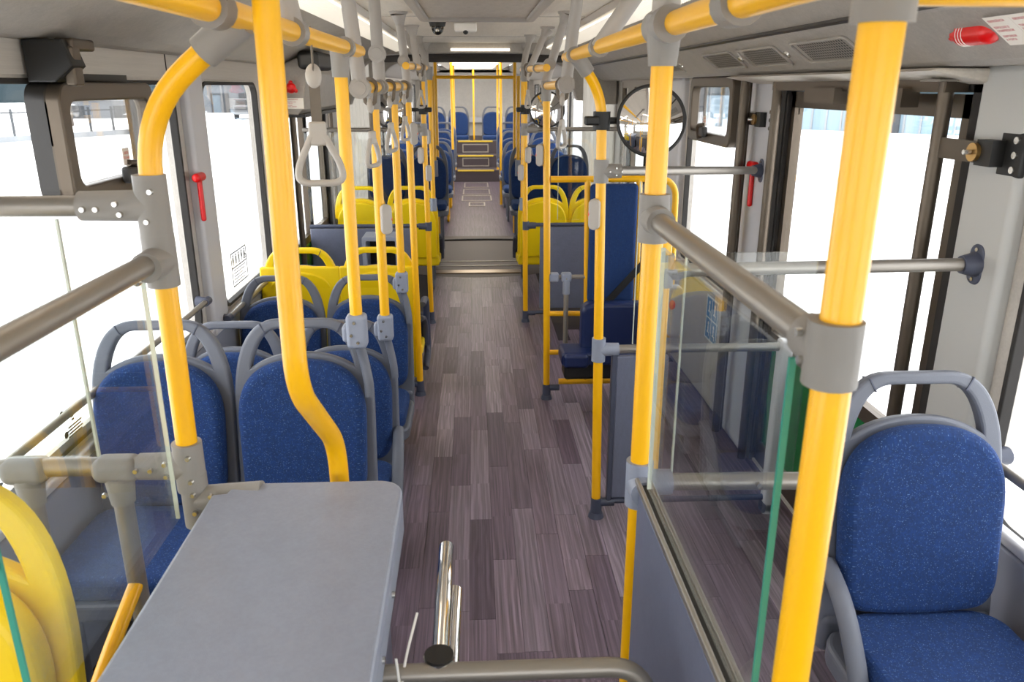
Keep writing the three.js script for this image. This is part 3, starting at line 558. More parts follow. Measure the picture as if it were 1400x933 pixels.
// left glass screens and their tubes
{
  const t = thing('glass_screen', 'clear glass screen and steel tubes running across to the left window', 'screen', [0, 0, 0]), z = -1.26;
  part('upper_tube', [pipe([[-0.62, 1.472, z], [-1.2, 1.472, z]], 0.0165)], M.steel, t);
  part('lower_tube', [pipe([[-0.62, 1.022, z], [-1.2, 1.022, z]], 0.0165)], M.steel, t);
  part('glass', [box(0.5, 0.41, 0.006, -0.955, 1.247, z)], M.screen, t, 'clear glass pane');
  part('glass_edge', [box(0.004, 0.41, 0.0065, -0.704, 1.247, z)], M.glassEdgePale, t);
  for (const x of [-0.83, -0.676]) {
    part('leg', [cyl([x, 0.98, z], [x, 0.4, z], 0.0165)], M.steel, t);
    const c = part('leg_clamp', [cyl([x, 0.952, z], [x, 1.005, z], 0.02, 0.025), rbox(0.08, 0.045, 0.05, 0.018, x, 1.018, z)], M.clamp, t); part('bolt', boltsAt([[x - 0.018, 0.978, z + 0.024]], 0.005), M.bolt, c);
  }
  part('floor_tube', [pipe([[-0.675, 0.79, z], [-0.69, 0.72, -1.15], [-0.7, 0.6, -0.95]], 0.0135)], M.yellow, t, 'sloping yellow tube');
  part('kick_panel', [rbox(0.5, 0.5, 0.02, 0.006, -0.95, 0.28, z)], M.panel, t);
}
{
  const t = thing('glass_screen', 'clear glass screen with green edge hanging below the long steel tube beside the counter', 'screen', [0, 0, 0]), x = -0.565;
  part('top_tube', [pipe([[x + 0.01, 1.388, -1.28], [x, 1.388, 0.3]], 0.0165)], M.steel, t, 'brushed steel tube');
  part('glass', [box(0.006, 0.42, 0.46, x, 1.155, -0.98)], M.screen, t, 'clear glass pane');
  part('glass_edge', [box(0.0066, 0.42, 0.004, x, 1.155, -0.752)], M.glassEdge, t, 'green glass edge');
  part('glass_edge', [box(0.0066, 0.42, 0.003, x, 1.155, -1.211)], M.glassEdgePale, t);
  part('stud', [ball([x, 1.367, -1.19], 0.008)], M.bolt, t);
}
seat({ name: 'yellow_seat', label: 'plain yellow seat in front of the left glass screen', x: -0.842, z: -1.0, top: 1.135, yellow: true, plain: true, tilt: 0.12 });
// right longitudinal screen
{
  const t = thing('glass_screen', 'clear glass screen over a grey panel between the two right front poles', 'screen', [0, 0, 0]), x = 0.25;
  part('top_tube', [pipe([[x, 1.44, -1.27], [x + 0.012, 1.428, -0.66]], 0.0165)], M.steel, t, 'brushed steel tube');
  part('glass', [box(0.006, 0.43, 0.53, x, 1.19, -0.955)], M.screen, t, 'clear glass pane');
  part('glass_edge', [box(0.0066, 0.43, 0.004, x, 1.19, -0.69)], M.glassEdge, t, 'green glass edge');
  part('glass_edge', [box(0.0066, 0.43, 0.003, x, 1.19, -1.22)], M.glassEdgePale, t);
  for (const dx of [-0.011, 0.011]) part('channel', [rbox(0.008, 0.014, 0.6, 0.003, x + dx, 0.965, -0.97)], M.steel, t, 'slim steel glazing channel');
  part('channel_gap', [box(0.014, 0.006, 0.6, x, 0.96, -0.97)], M.black, t);
  part('panel', [rbox(0.02, 0.9, 0.6, 0.006, x, 0.5, -0.965)], M.panel, t, 'slate grey laminate panel');
}
{
  const t = thing('cross_tube', 'grey tube from the far screen pole across to the right with glass above', 'rail', [0, 0, 0]), z = -1.3;
  part('tube', [pipe([[0.3, 0.945, z], [0.585, 0.94, z]], 0.0165)], M.steel, t);
  part('glass', [box(0.23, 0.42, 0.006, 0.425, 1.17, z)], M.screen, t, 'clear glass pane');
  part('glass_edge', [box(0.003, 0.42, 0.0066, 0.31, 1.17, z)], M.glassEdgePale, t);
  part('screw', [cyl([0.47, 0.945, z + 0.016], [0.47, 0.945, z + 0.026], 0.005)], M.bolt, t);
  part('end_cap', [cyl([0.575, 0.94, z], [0.592, 0.94, z], 0.018)], M.panelTrim, t);
}
function flange(t, x, y, z, s) { const f = part('flange', [cyl([x - s * 0.05, y, z], [x - s * 0.012, y, z], 0.022, 0.032), side(rrect(-z - 0.028, y - 0.05, -z + 0.028, y + 0.05, 0.025), s > 0 ? x - 0.012 : x, 0.012, 0.003)], M.panelTrim, t, 'dark oval wall flange'); for (const dy of [-0.037, 0.037]) part('screw', [cyl([x - s * 0.013, y + dy, z], [x - s * 0.018, y + dy, z], 0.005)], M.bolt, f); }
{ const t = thing('cross_tube', 'grey steel tube ending in an oval flange on the near door pillar', 'rail'); part('tube', [pipe([[0.46, 1.226, -1.84], [1.15, 1.232, -1.84]], 0.0165)], M.steel, t); flange(t, 1.195, 1.232, -1.84, 1); }
{ const t = thing('cross_tube', 'grey steel tube from the mirror pole to the far door pillar', 'rail'); part('tube', [pipe([[0.46, 1.367, -2.78], [1.14, 1.31, -3.34]], 0.0165)], M.steel, t); flange(t, 1.195, 1.305, -3.375, 1); }
{
  const t = thing('partition', 'grey panel with glass above beside the mirror pole', 'partition'), z = -2.77;
  part('tube', [pipe([[0.47, 0.71, z], [1.1, 0.71, z]], 0.0165)], M.steel, t);
  part('panel', [rbox(0.2, 0.6, 0.024, 0.008, 0.575, 0.385, z)], M.panel, t, 'slate grey laminate panel');
  part('panel_trim', [rbox(0.02, 0.62, 0.03, 0.006, 0.468, 0.385, z)], M.panelTrim, t);
  part('lower_tube', [pipe([[0.44, 0.07, z], [1.1, 0.07, z]], 0.0125)], M.panelTrim, t);
  part('glass', [box(0.14, 0.6, 0.006, 0.605, 1.03, z)], M.screen, t, 'clear glass pane');
  part('glass_edge', [box(0.003, 0.6, 0.0066, 0.535, 1.03, z)], M.glassEdgePale, t);
  part('end_post', [rbox(0.05, 0.74, 0.05, 0.01, 1.12, 0.37, z)], M.pillar, t);
  part('floor_fixing', [rbox(0.06, 0.05, 0.05, 0.01, 1.12, 0.03, z)], M.panelTrim, t);
}
// wheelchair bay frame with folding seat
{
  const t = thing('folding_seat', 'blue folding seat on a yellow tube frame in the wheelchair bay', 'seat'), z = -4.03, r = 0.0165;
  const fr = part('frame', [pipe([[0.34, 1.2, z], [0.985, 1.2, z], [1.0, 0.35, z]], r, 0.1), pipe([[0.53, 1.2, z], [0.545, 0.42, z]], r), pipe([[0.795, 1.2, z], [0.815, 0.1, z]], r), pipe([[0.335, 0.49, z], [0.55, 0.488, z]], r * 0.85), pipe([[0.335, 0.27, z], [0.5, 0.27, z]], r * 0.85), pipe([[0.4, 0.1, z], [1.0, 0.1, z]], r), pipe([[0.445, 0.26, z], [0.45, 0.1, z]], r * 0.85), pipe([[0.545, 0.3, z], [0.55, 0.1, z]], r * 0.85), pipe([[0.7, 0.22, z + 0.01], [1.0, 0.22, z + 0.01]], r * 0.85)], M.yellow, t, 'yellow tube frame');
  part('backrest', [rbox(0.245, 0.62, 0.05, 0.022, 0.662, 0.87, z + 0.03)], M.blue, t, 'tall blue fabric backrest');
  const sp = part('seat_pad', [extr(rrect(0.495, 0.3, 0.86, 0.585, 0.05), 0.05, 0.02, 4).translate(0, 0, z + 0.1)], M.navy, t, 'dark navy folded seat pad');
  part('seat_lip', [rbox(0.47, 0.07, 0.18, 0.018, 0.62, 0.315, z + 0.17), rbox(0.13, 0.075, 0.2, 0.02, 0.46, 0.31, z + 0.18)], M.navy, t);
  part('seat_base', [rbox(0.47, 0.1, 0.14, 0.018, 0.64, 0.24, z + 0.15)], M.black, t);
  part('belt', [box(0.035, 0.42, 0.004).rotateZ(-0.72).translate(0.755, 0.7, z + 0.075)], M.black, t, 'black seat belt strap');
  part('lock_bar', [pipe([[0.335, 0.69, z], [0.54, 0.69, z]], 0.012), pipe([[0.43, 0.69, z + 0.01], [0.43, 0.33, z + 0.02]], 0.013)], M.steel, t);
  part('lock_clamp', [rbox(0.055, 0.05, 0.045, 0.012, 0.43, 0.69, z), cyl([0.43, 0.68, z + 0.01], [0.43, 0.6, z + 0.01], 0.019), rbox(0.05, 0.05, 0.045, 0.012, 0.365, 0.69, z)], M.clampBlue, t);
}
// things on the bay side wall
{
  const t = thing('call_box', 'beige rounded call box with orange button beside the folding seat', 'call box');
  part('box', [extr(rrect(-0.03, -0.13, 0.03, 0.13, 0.028), 0.03, 0.012, 3).translate(0.905, 0.62, -3.6)], M.strapPlastic, t); part('button', [ball([0.885, 0.66, -3.562], 0.016, [1, 1.6, 0.5])], M.orange, t);
}
// left wheel of boxes behind the yellow bench
{
  const t = thing('cabinet', 'grey open box with orange light behind the yellow bench', 'cabinet');
  const s = rrect(-0.75, 0.42, -0.52, 0.76, 0.01); s.holes.push(rrect(-0.725, 0.47, -0.545, 0.735, 0.008, new THREE.Path()));
  part('case', [tr(extr(s, 0.2, 0.004), 0, 0, -5.05), rbox(0.23, 0.45, 0.2, 0.01, -0.635, 0.225, -4.95)], M.clampBlue, t); part('back', [box(0.2, 0.3, 0.01, -0.635, 0.6, -5.045)], M.black, t);
  part('light', [ball([-0.6, 0.44, -4.84], 0.02, [0.7, 2, 0.5])], M.orange, t);
}
{
  const tx = canvasTex(256, 320, (x, w, h) => { x.fillStyle = '#e8edf2'; x.fillRect(0, 0, w, h); for (const [a, b] of [[14, 14], [134, 14], [14, 166], [134, 166]]) { x.fillStyle = '#2f7fb8'; x.fillRect(a, b, 108, 140); x.fillStyle = '#ffffff'; x.beginPath(); x.arc(a + 54, b + 34, 14, 0, 7); x.fill(); x.fillRect(a + 44, b + 50, 20, 44); x.fillRect(a + 30, b + 92, 52, 10); x.fillRect(a + 70, b + 92, 10, 34); } });
  solo('access_sign', 'blue and white pictogram sign on the wheelchair bay wall', 'sign', [box(0.003, 0.24, 0.2).translate(1.197, 0.47, -3.93)], std('#ffffff', 0.4, 0, { map: tx }));
}
// mirrors
function mirror(label, c, r, arm) {
  const t = thing('round_mirror', label, 'mirror'), capR = r * 1.9, th = Math.asin(r / capR);
  const cap = new THREE.SphereGeometry(capR, 48, 16, 0, Math.PI * 2, 0, th).translate(0, -capR * Math.cos(th), 0).rotateX(Math.PI / 2);
  const k = (g) => g.rotateX(-0.12).translate(...c);
  part('glass', [k(cap)], M.mirror, t, 'convex mirror glass');
  part('rim', [k(new THREE.TorusGeometry(r, r * 0.055, 12, 64)), k(new THREE.CylinderGeometry(r, r * 0.8, 0.02, 48).rotateX(Math.PI / 2).translate(0, 0, -0.012))], M.black, t, 'black rubber rim');
  part('bracket', [cyl([arm, c[1], c[2] - 0.01], [c[0] - Math.sign(c[0] - arm) * r * 0.7, c[1], c[2] - 0.03], 0.012), cyl([arm, c[1] - 0.03, c[2] - 0.02], [arm, c[1] + 0.03, c[2] - 0.02], 0.03), rbox(0.05, 0.03, 0.045, 0.008, arm - Math.sign(c[0] - arm) * 0.035, c[1], c[2] - 0.01)], M.black, t, 'black clamp bracket');
}
mirror('large round convex mirror on the bent right pole', [0.558, 1.538, -2.75], 0.115, 0.39);
mirror('round convex mirror on the right partition post', [0.45, 1.5, -5.5], 0.115, 0.302);
mirror('round convex mirror on the left partition post', [-0.6, 1.5, -5.5], 0.115, -0.385);

// ---------------------------------------------------------------- fittings on the side walls
function ventSash(s, z0, z1, y0, y1, label) { // inward standing vent sash, z0 nearer the camera
  const t = thing('vent_sash', label, 'window vent'), xi = s * 1.135, w = 0.05;
  const outer = (r, e) => rrect(-z0 + e, y0 + e, -z1 - e, y1 - e, r, e ? new THREE.Path() : new THREE.Shape());
  const f = outer(0.05, 0); f.holes.push(outer(0.035, w)); part('frame', [side(f, s > 0 ? xi : xi - 0.035, 0.035, 0.006)], M.bronze, t, 'bronze sash frame');
  const f2 = outer(0.05, 0); f2.holes.push(outer(0.045, 0.02)); part('surround', [side(f2, s > 0 ? xi + 0.03 : -XW, XW - 1.135 - 0.03)], M.dark, t);
  part('pane', [side(rrect(-z0 + w, y0 + w, -z1 - w, y1 - w, 0.03), xi - s * -0.015, 0.004)], M.glass, t);
  const zm = z0 + (z1 - z0) * 0.52;
  const l = part('latch', [rbox(0.03, 0.05, 0.07, 0.01, xi - s * 0.02, y0 + 0.055, zm)], M.dark, t); part('latch_hook', [sweep(route([[xi - s * 0.02, y0 + 0.02, zm - 0.06], [xi - s * 0.035, y0 + 0.085, zm - 0.05], [xi - s * 0.02, y0 + 0.09, zm + 0.01]], 0.03), 0.01, 0.014, 10)], M.bronze, l);
  part('label_plate', [box(0.002, 0.05, 0.045, xi - s * 0.018, y0 + 0.11, zm + 0.01)], tagMat, t, 'small printed instruction tag');
  return t;
}
const tagMat = std('#ffffff', 0.5, 0, { map: canvasTex(128, 128, (x, w, h) => { x.fillStyle = '#d9cfc4'; x.fillRect(0, 0, w, h); x.fillStyle = '#c2452f'; x.font = 'bold 30px sans-serif'; x.textAlign = 'center'; x.fillText('ABRIR', 64, 48); x.fillText('FECHAR', 64, 84); }) });
{ const t = ventSash(-1, -2.2, -2.84, 1.335, 1.66, 'bronze framed tilting vent in the long left window');
  part('stay', [prism([[-1.2, 1.66], [-1.13, 1.66], [-1.08, 1.7], [-1.1, 1.765], [-1.2, 1.765]], -2.27, -2.2, 0.004)], M.black, t, 'black stay bracket');
  part('stay_arm', [rbox(0.03, 0.1, 0.05, 0.008, -1.1, 1.7, -2.24), rbox(0.05, 0.03, 0.13, 0.008, -1.11, 1.755, -2.29)], M.bronze, t, 'bronze stay arm');
  part('slot', [box(0.01, 0.02, 0.45, -1.21, 1.675, -2.6)], M.black, t); }
ventSash(1, -3.68, -4.42, 1.375, 1.695, 'bronze framed tilting vent in the right window between doors');
function hammer(label, x, y, z) { const t = thing('emergency_hammer', label, 'hammer'); part('handle', [rbox(0.02, 0.19, 0.022, 0.009, x, y, z)], M.red, t); part('head', [cyl([x, y + 0.085, z - 0.035], [x, y + 0.085, z + 0.03], 0.018), ball([x, y + 0.085, z + 0.03], 0.018)], M.red, t); part('tip', [cyl([x, y + 0.085, z - 0.05], [x, y + 0.085, z - 0.035], 0.004, 0.01)], M.bolt, t); }
hammer('red emergency hammer on the left window pillar', -1.175, 1.21, -3.32);
hammer('red emergency hammer on the right door pillar', 1.172, 1.235, -3.45);
// protective rails along windows
for (const [label, x, y, z0, z1] of [['steel guard rail along the long left window', -1.165, 0.8, -0.8, -3.2], ['steel guard rail along the left sticker window', -1.165, 0.655, -3.45, -4.62], ['steel guard rail along the right window by the single seat', 1.15, 0.815, -0.6, -1.62]]) {
  const t = thing('window_rail', label, 'guard rail'); part('rail', [pipe([[x, y, z0], [x, y, z1]], 0.0115)], M.steel, t); for (const z of [z0, z1]) { part('bracket', [cyl([x, y, z], [Math.sign(x) * 1.205, y, z - 0.01], 0.017, 0.022), cyl([x, y, z - 0.025], [x, y, z + 0.02], 0.017)], M.panelTrim, t); }
}
// door arms
function doorArm(label, x, y, z, s) { const t = thing('pivot_bracket', label, 'bracket');
  part('arm', [box(0.012, 0.05, 0.18, x - s * 0.005, y, z - 0.12)], M.bronze, t); part('plate', [rbox(0.015, 0.1, 0.085, 0.005, x + s * 0.03, y, z + 0.05), box(0.04, 0.06, 0.06, x + s * 0.01, y, z)], M.black, t); part('pivot', [cyl([x - s * 0.02, y, z - 0.03], [x + s * 0.01, y, z - 0.03], 0.022)], std('#b9935a', 0.3, 0.8), t, 'brass pivot'); part('pin', [cyl([x - s * 0.022, y, z - 0.03], [x - s * 0.04, y, z - 0.03], 0.006)], M.bolt, t);
  for (const dy of [-0.033, 0, 0.033]) part('screw', [cyl([x + s * 0.016, y + dy, z + 0.07], [x + s * 0.022, y + dy, z + 0.07], 0.008)], M.bolt, t); }
doorArm('black door arm bracket with brass pivot on the near door pillar', 1.16, 1.5, -1.84, 1);
doorArm('black door arm bracket with brass pivot on the far door pillar', 1.165, 1.515, -3.4, 1);
// covers above the doors
{
  const t = thing('door_cover', 'grey cover box with red valve and white sticker above the left door', 'cover');
  part('cover', [prism([[-1.2, 1.495], [-1.07, 1.49], [-1.04, 1.52], [-1.0, 1.72], [-1.02, 1.82], [-1.15, 1.765], [-1.22, 1.75], [-1.22, 1.5]].reverse(), -6.5, -4.82, 0.008)], M.cove, t);
  part('lip', [box(0.2, 0.02, 1.66, -1.13, 1.485, -5.66)], M.black, t);
  part('light_housing', [rbox(0.12, 0.1, 0.5, 0.03, -0.97, 1.79, -4.95)], M.black, t);
}
const vL = thing('emergency_valve', 'red emergency valve knob over the left door', 'valve', [-1.09, 1.64, -4.8]);
part('knob', [ball([0, 0, 0.02], 0.03, [1, 1, 0.9])], M.red, vL); for (let k = 0; k < 3; k++) part('wing', [ball([0, 0, 0], 0.012, [1, 1, 1]).translate(Math.sin(k * 2.1) * 0.03, Math.cos(k * 2.1) * 0.03, 0.02)], M.red, vL);
const stickerText = (x, cx, cols) => { x.textAlign = 'left'; x.fillStyle = '#b2222c'; x.font = 'bold 26px sans-serif'; for (const [i, t] of cols.entries()) x.fillText(t, cx, 46 + [0, 58, 88, 138, 168][i]); };
const stickerTex = canvasTex(512, 256, (x, w, h) => { x.fillStyle = '#f2ece2'; x.fillRect(0, 0, w, h); stickerText(x, 22, ['EMERGÊNCIA', 'EXPULSAR O', 'COMPRESSOR', 'EMPURRAR', 'A PORTA']); x.fillStyle = '#c9bfb2'; x.fillRect(252, 20, 3, 216); stickerText(x, 276, ['EMERGENCY', 'TURN THE', 'VALVE', 'PUSH', 'THE DOOR']); });
const stickerMat = std('#ffffff', 0.4, 0, { map: stickerTex });
solo('warning_sticker', 'white sticker with red emergency text over the left door', 'sticker', [new THREE.PlaneGeometry(0.2, 0.06).translate(-1.13, 1.555, -4.806)], stickerMat);
// right cove lower panel: direction down the slope
const slope = new THREE.Vector2(0.13, -0.095).normalize(), ang = Math.atan2(-slope.y, slope.x);
const onCove = (g, k, z, lift = 0.002) => { // g lies in xy plane facing +z: x along bus (towards rear), y up the slope
  const m = new THREE.Matrix4().makeBasis(new THREE.Vector3(0, 0, 1), new THREE.Vector3(-slope.x, -slope.y, 0), new THREE.Vector3(slope.y, -slope.x, 0));
  g.applyMatrix4(m); return g.translate(0.93 + slope.x * k + slope.y * lift, 1.8 + slope.y * k - slope.x * lift, z);
};
[[-2.42, 'speaker grille panel over the near right door, closest to the yellow pole'], [-2.95, 'middle speaker grille panel over the near right door'], [-3.42, 'small speaker grille panel past the near right door'], [-4.35, 'speaker grille panel over the right vent window']].forEach(([z, label], i) => {
  const t = thing('grille_panel', label, 'grille');
  const fr = rrect(-0.2, -0.052, 0.2, 0.052, 0.02); fr.holes.push(rrect(-0.19, -0.044, 0.19, 0.044, 0.016, new THREE.Path())); part('frame', [onCove(extr(fr, 0.004, 0.0015), 0.082, z)], M.cove, t);
  const holes = []; for (let a = 0; a < 20; a++) for (let b = 0; b < 7; b++) holes.push(new THREE.CircleGeometry(0.0047, 6).translate(-0.152 + a * 0.016, -0.033 + b * 0.011, 0));
  const m = part('perforation', [onCove(merge(holes), 0.082, z, 0.0012)], M.black, t); m.userData.kind = 'stuff';
  part('latch', [onCove(new THREE.CylinderGeometry(0.014, 0.016, 0.008, 16).rotateX(Math.PI / 2).translate(0.225, 0, 0), 0.082, z)], M.bolt, t);
});
{ const t = thing('door_cover', 'pale curved door cover with a small key slot above the near right door', 'cover'); part('cover', [prism([[1.035, 1.685], [1.2, 1.655], [1.215, 1.66], [1.215, 1.692], [1.06, 1.692]], -3.5, -1.93, 0.008)], M.ceil, t); part('key_slot', [rbox(0.05, 0.006, 0.09, 0.002, 1.12, 1.664, -2.02)], M.steel, t); }
for (let i = 0; i < 5; i++) part('cove_hinge', [onCove(box(0.07, 0.012, 0.008), -0.03, -1.6 - i * 0.75, 0.004)], M.dark, ceiling);
{ const t = thing('emergency_valve', 'red emergency valve beside the white sticker above the near right door', 'valve'); const y = 1.757, x = 1.0, z = -1.715;
  part('body', [cyl([x, y, z + 0.055], [x, y, z - 0.03], 0.026, 0.026), ball([x, y, z + 0.055], 0.026), cyl([x, y, z - 0.03], [x, y, z - 0.065], 0.021, 0.013)], M.red, t); part('stem', [cyl([x + 0.01, y, z - 0.06], [x + 0.01, y, z - 0.085], 0.014)], M.red, t); part('band', [-0.002, -0.012, -0.022].map((d) => tr(new THREE.TorusGeometry(0.0258, 0.0012, 6, 24), x, y, z + d)), M.white, t); part('mount', [rbox(0.05, 0.03, 0.05, 0.01, x + 0.03, y + 0.02, z)], M.dark, t); }
solo('warning_sticker', 'white sticker with red emergency text beside the red valve on the right', 'sticker', [onCove(extr(rrect(0, 0, 1, 1, 0.06), 0.004), 0, 0).scale(1, 1, 1)].map(() => { const g = new THREE.PlaneGeometry(0.15, 0.085); return onCove(g.rotateZ(Math.PI).rotateZ(Math.PI), 0.075, -1.545, 0.004); }), stickerMat);
{ const t = thing('emergency_valve', 'small red emergency valve on the right ceiling cove by the mirror', 'valve'); const x = 1.02, y = 1.775, z = -5.1; part('knob', [ball([x, y, z], 0.035, [1, 0.9, 1.1])], M.red, t); part('stem', [cyl([x, y, z - 0.02], [x, y, z - 0.07], 0.016)], M.red, t); }
// priority sticker with pictograms on the second left window
{
  const tx = canvasTex(256, 320, (x, w, h) => {
    x.clearRect(0, 0, w, h); x.strokeStyle = x.fillStyle = '#1d1f24'; x.lineWidth = 12; x.strokeRect(8, 8, 240, 304); x.fillRect(8, 138, 240, 12);
    for (let i = 0; i < 5; i++) { const cx = 36 + i * 46; x.beginPath(); x.arc(cx, 34, 11, 0, 7); x.fill(); x.fillRect(cx - 11, 48, 22, 44); x.fillRect(cx - 11, 90, 9, 38); x.fillRect(cx + 2, 90, 9, 38); if (i === 4) { x.lineWidth = 8; x.beginPath(); x.arc(cx + 2, 104, 20, 0, 7); x.stroke(); } }
    for (let i = 0; i < 5; i++) x.fillRect(28, 166 + i * 28, 196 - (i % 3) * 24, 9);
  });
  const g = new THREE.PlaneGeometry(0.27, 0.17).rotateY(Math.PI / 2).translate(-1.236, 0.79, -3.94);
  solo('window_sticker', 'transparent priority sticker with black pictograms on the left window', 'sticker', [g], new THREE.MeshStandardMaterial({ map: tx, transparent: true, roughness: 0.5 }));
}
{
  const tx = canvasTex(256, 256, (x) => { x.clearRect(0, 0, 256, 256); x.fillStyle = '#232325'; x.beginPath(); x.arc(36, 40, 22, 0, 7); x.fill(); x.fillRect(54, 28, 190, 22); x.fillRect(60, 64, 170, 10); x.fillRect(124, 86, 32, 14); x.fillRect(126, 108, 30, 14); for (let i = 0; i < 5; i++) x.fillRect(78 - (i % 2) * 12, 144 + i * 20, 160, 11); x.beginPath(); x.arc(48, 180, 22, 0, 7); x.fill(); });
  solo('glass_mark', 'small grey printed glass mark in the corner of the long left window', 'sticker', [new THREE.PlaneGeometry(0.13, 0.12).rotateY(Math.PI / 2).translate(-1.236, 0.715, -2.17)], new THREE.MeshStandardMaterial({ map: tx, transparent: true, roughness: 0.5 }));
}

// ---------------------------------------------------------------- ceiling fittings
for (const s of [-1, 1]) {
  const t = thing('light_strip', `ribbed white light strip along the ${s < 0 ? 'left' : 'right'} ceiling edge`, 'light');
  const prof = [[0.555, 1.995], [0.57, 1.972], [0.69, 1.938], [0.722, 1.945], [0.722, 2.02], [0.555, 2.02]].map(([a, b]) => [a * s, b]);
  part('housing', [prism(s > 0 ? prof.slice().reverse() : prof, ZJ + 0.05, 0.8)], M.alu, t);
  const ribs = [], lens = s > 0 ? 1 : -1, a = Math.atan2(0.034, 0.12);
  part('diffuser', [box(0.112, 0.008, 7.2).rotateZ(s * -a).translate(s * 0.632, 1.944, -3.45)], M.led, t, 'glowing white diffuser');
  for (let z = -1.2; z > -7; z -= 0.028) ribs.push(box(0.108, 0.003, 0.0035).rotateZ(s * -a).translate(s * 0.632, 1.938, z));
  const rb = part('ribs', ribs, M.white, t, 'fine cross ribs of the diffuser'); rb.userData.kind = 'stuff';
  for (const z of [-1.6, -4.6]) { const L = new THREE.RectAreaLight('#fff3e0', 1.2, 0.11, 2.8); L.name = 'strip_light'; L.position.set(s * 0.63, 1.928, z); L.lookAt(s * 0.63 - s * 0.28, 0.938, z); t.add(L); }
}
{
  const t = thing('roof_hatch', 'grey rectangular roof hatch panel in the ceiling', 'hatch');
  part('panel', [rbox(0.5, 0.03, 1.4, 0.01, -0.02, 1.988, -3.5)], M.hatch, t);
  const f = rrect(-0.31, 2.75, 0.27, 4.28, 0.05); f.holes.push(rrect(-0.265, 2.8, 0.225, 4.235, 0.03, new THREE.Path())); part('frame', [extr(f, 0.03, 0.01).rotateX(-Math.PI / 2).translate(0, 1.968, 0)], M.hanger, t, 'pale moulded hatch frame');
}
{ const t = thing('dome_camera', 'black dome security camera on the ceiling', 'camera'); const x = -0.245, z = -4.84; part('mount', [cyl([x, 2.0, z], [x, 1.975, z], 0.05, 0.042)], M.black, t); part('dome', [ball([x, 1.972, z], 0.036, [1, 1.2, 1])], std('#0c0c10', 0.08), t); part('lens', [ball([x, 1.955, z + 0.028], 0.012)], M.bolt, t); }
{ const t = thing('sensor_box', 'white sensor box with small black lens on the ceiling', 'sensor'); const x = -0.085, z = -4.9; part('box', [rbox(0.13, 0.05, 0.09, 0.012, x, 1.975, z)], M.white, t); part('lens', [ball([x, 1.95, z + 0.03], 0.016)], M.black, t); }
{ const t = thing('arch_light', 'narrow white light on the arch in front of the joint', 'light'); part('diffuser', [rbox(0.5, 0.018, 0.03, 0.006, 0.02, 1.945, ZJ + 0.135)], M.ledBright, t); const L = new THREE.RectAreaLight('#fff3e0', 1.5, 0.5, 0.03); L.name = 'arch_lamp'; L.position.set(0.02, 1.93, ZJ + 0.155); L.lookAt(0.02, 0.9, ZJ + 0.6); t.add(L); }
[-10.2, -11.5, -12.8, -14.1, -15.4].forEach((z, i) => { const t = thing('ceiling_light', ['first', 'second', 'third', 'fourth', 'last'][i] + ' white ceiling light panel past the joint', 'light'); part('diffuser', [rbox(0.7, 0.02, 0.5, 0.008, -0.02, 1.972, z)], M.ledBright, t); part('frame', [box(0.76, 0.012, 0.56, -0.02, 1.978, z)], M.white, t); const L = new THREE.RectAreaLight('#fff3e0', 2, 0.7, 0.5); L.name = 'panel_lamp'; L.position.set(-0.02, 1.955, z); L.lookAt(-0.02, 0, z); t.add(L); });

// ---------------------------------------------------------------- outside
const ground = struct('ground', 'pale concrete yard outside the bus', 'ground');
part('yard', [new THREE.PlaneGeometry(700, 700).rotateX(-Math.PI / 2).translate(0, -1.2, -40)], std('#ffffff', 0.9, 0, { map: (() => { const t = speckle([236, 234, 230], 0.06, 200); return t; })() }), ground);

// distant yard: sheds, hut, fence, pickup, wooded ridge
function shed(name, label, x, z, w, d, h, turn, wallM, roofM, doors = 2) {
  const t = thing(name, label, 'building', [x, -1.2, z]); t.rotation.y = turn;
  part('walls', [box(w, h, d, 0, h / 2, 0)], wallM, t); part('roof', [prism([[-w / 2 - 0.3, h], [w / 2 + 0.3, h], [0, h + 0.16 * w]], -d / 2 - 0.3, d / 2 + 0.3)], roofM, t);
  for (let i = 0; i < doors; i++) part('doorway', [box(w * 0.16, h * 0.7, 0.1, -w * 0.28 + i * w * 0.5 / Math.max(1, doors - 1), h * 0.35, d / 2)], O.dim, t);
}
const O = { pale: std('#6c7075', 0.8), paler: std('#8a8e92', 0.8), roof: std('#b9bbbd', 0.8), red: std('#8a3f28', 0.8), dim: std('#3c4045', 0.8), wood: std('#4d4238', 0.9), blue: std('#7f95a3', 0.8), tree: std('#25343a', 0.95), leaf: std('#2d3a34', 0.95) };
shed('shed', 'long white roofed shed across the yard beyond the left vent', -35.5, -80, 7, 5, 1.6, 0.4, O.pale, O.roof);
shed('shed', 'red roofed shed far behind the white roofed one', -47, -107, 10, 5, 1.6, 0.35, O.pale, O.red);
shed('shed', 'low grey shed near the yard fence on the left', -20.2, -53, 3, 3, 1.2, 0.3, O.paler, O.roof, 1);
shed('hut', 'small dark hut on posts in the left yard', -31.2, -63.2, 1.6, 1.4, 1.5, 0.4, O.wood, O.roof, 1);
shed('warehouse', 'pale warehouse behind the pickup seen through the left sticker window', -29, -97, 12, 7, 3.0, 0.28, O.pale, O.roof, 3);
{ const t = thing('yard_wall', 'pale blue corrugated yard wall seen through the right door', 'wall', [25.5, -1.2, -52]); t.rotation.y = -0.82; part('wall', [box(46, 2.2, 0.2, 0, 1.1, 0)], O.blue, t); const r = []; for (let i = 0; i < 46; i++) r.push(box(0.12, 2.2, 0.08, -22.5 + i, 1.1, 0.12)); part('ribs', r, O.paler, t).userData.kind = 'stuff'; part('post', [box(0.5, 2.6, 0.4, 2, 1.3, 0.1)], O.dim, t); }
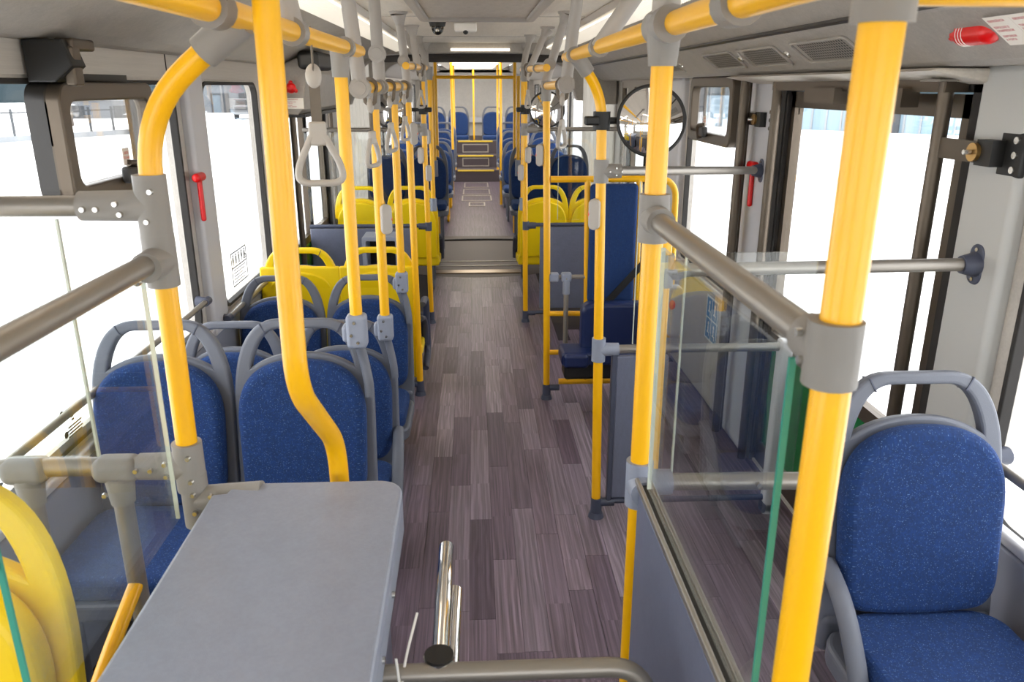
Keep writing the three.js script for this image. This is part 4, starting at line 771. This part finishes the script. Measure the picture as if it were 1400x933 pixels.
for (const [label, x, z, turn, n, L] of [['dark post fence along the left yard edge', -25, -44, 1.15, 12, 18], ['dark bar fence seen through the right vent window', 30, -99, -0.5, 22, 26]]) {
  const t = thing('fence', label, 'fence', [x, -1.2, z]); t.rotation.y = turn; for (let i = 0; i < n; i++) part('post', box(0.1, 1.7, 0.1, -L / 2 + i * L / (n - 1), 0.85, 0), O.dim, t); part('rail', box(L, 0.08, 0.06, 0, 1.5, 0), O.dim, t); part('rail', box(L, 0.3, 0.12, 0, 0.15, 0), O.paler, t);
}
{ const t = thing('pickup', 'grey pickup parked in the yard seen through the left sticker window', 'car', [-20.9, -1.2, -76]); t.rotation.y = 0.2;
  part('body', [rbox(1.8, 0.75, 4.6, 0.15, 0, 0.85, 0)], O.pale, t); part('cabin', [prism([[-0.82, 1.2], [0.82, 1.2], [0.68, 1.75], [-0.68, 1.75]], -1.4, 0.7, 0.03)], O.pale, t); part('windscreen', [box(1.35, 0.42, 0.05, 0, 1.45, 0.74)], O.dim, t); part('grille', [box(1.3, 0.25, 0.05, 0, 0.95, 2.31)], O.dim, t); part('bumper', [rbox(1.8, 0.2, 0.15, 0.05, 0, 0.55, 2.3)], O.paler, t);
  for (const sx of [-0.78, 0.78]) for (const sz of [-1.4, 1.4]) part('wheel', [cyl([sx - 0.1, 0.36, sz], [sx + 0.1, 0.36, sz], 0.36)], O.dim, t); }
{ const ridge = (name, label, x, z, turn, L, h) => { const pts = [[-L / 2, 0]]; for (let i = 0; i <= 60; i++) pts.push([-L / 2 + L * i / 60, h * (0.7 + 0.35 * n32(i / 61 + 0.3, 0.37) + 0.2 * n8(i / 61, 0.6))]); pts.push([L / 2, 0]); solo(name, label, 'trees', [tr(prism(pts, -8, 8).rotateY(turn), x, -1.2, z)], O.tree); };
  ridge('tree_line', 'distant dark tree line beyond the left yard', -95, -150, 0.75, 240, 4.5); ridge('tree_line', 'distant dark tree line beyond the right yard', 90, -150, -0.7, 220, 4.5); }

// look-alikes carry a common group
const groupOf = { bus_seat: 'blue fabric bus seats', yellow_seat: 'yellow bus seats', stanchion_pole: 'yellow stanchion poles', overhead_rail: 'yellow overhead rails', rail_hanger: 'grey rail hangers', strap_handle: 'strap handles on the rails', glass_screen: 'front glass screens', partition: 'grey panel partitions', cross_tube: 'grey cross tubes', round_mirror: 'round convex mirrors', vent_sash: 'tilting window vents', emergency_hammer: 'red emergency hammers', emergency_valve: 'red emergency valves', window_rail: 'window guard rails', pivot_bracket: 'door arm brackets', door_cover: 'door covers', warning_sticker: 'red text stickers', grille_panel: 'speaker grille panels', light_strip: 'ceiling light strips', ceiling_light: 'rear ceiling lights', shed: 'sheds in the yard', fence: 'yard fences', tree_line: 'distant tree lines' };
for (const o of scene.children) { const g = groupOf[o.name.replace(/_\d{3}$/, '')]; if (g) o.userData.group = g; }
renderer.render(scene, camera);
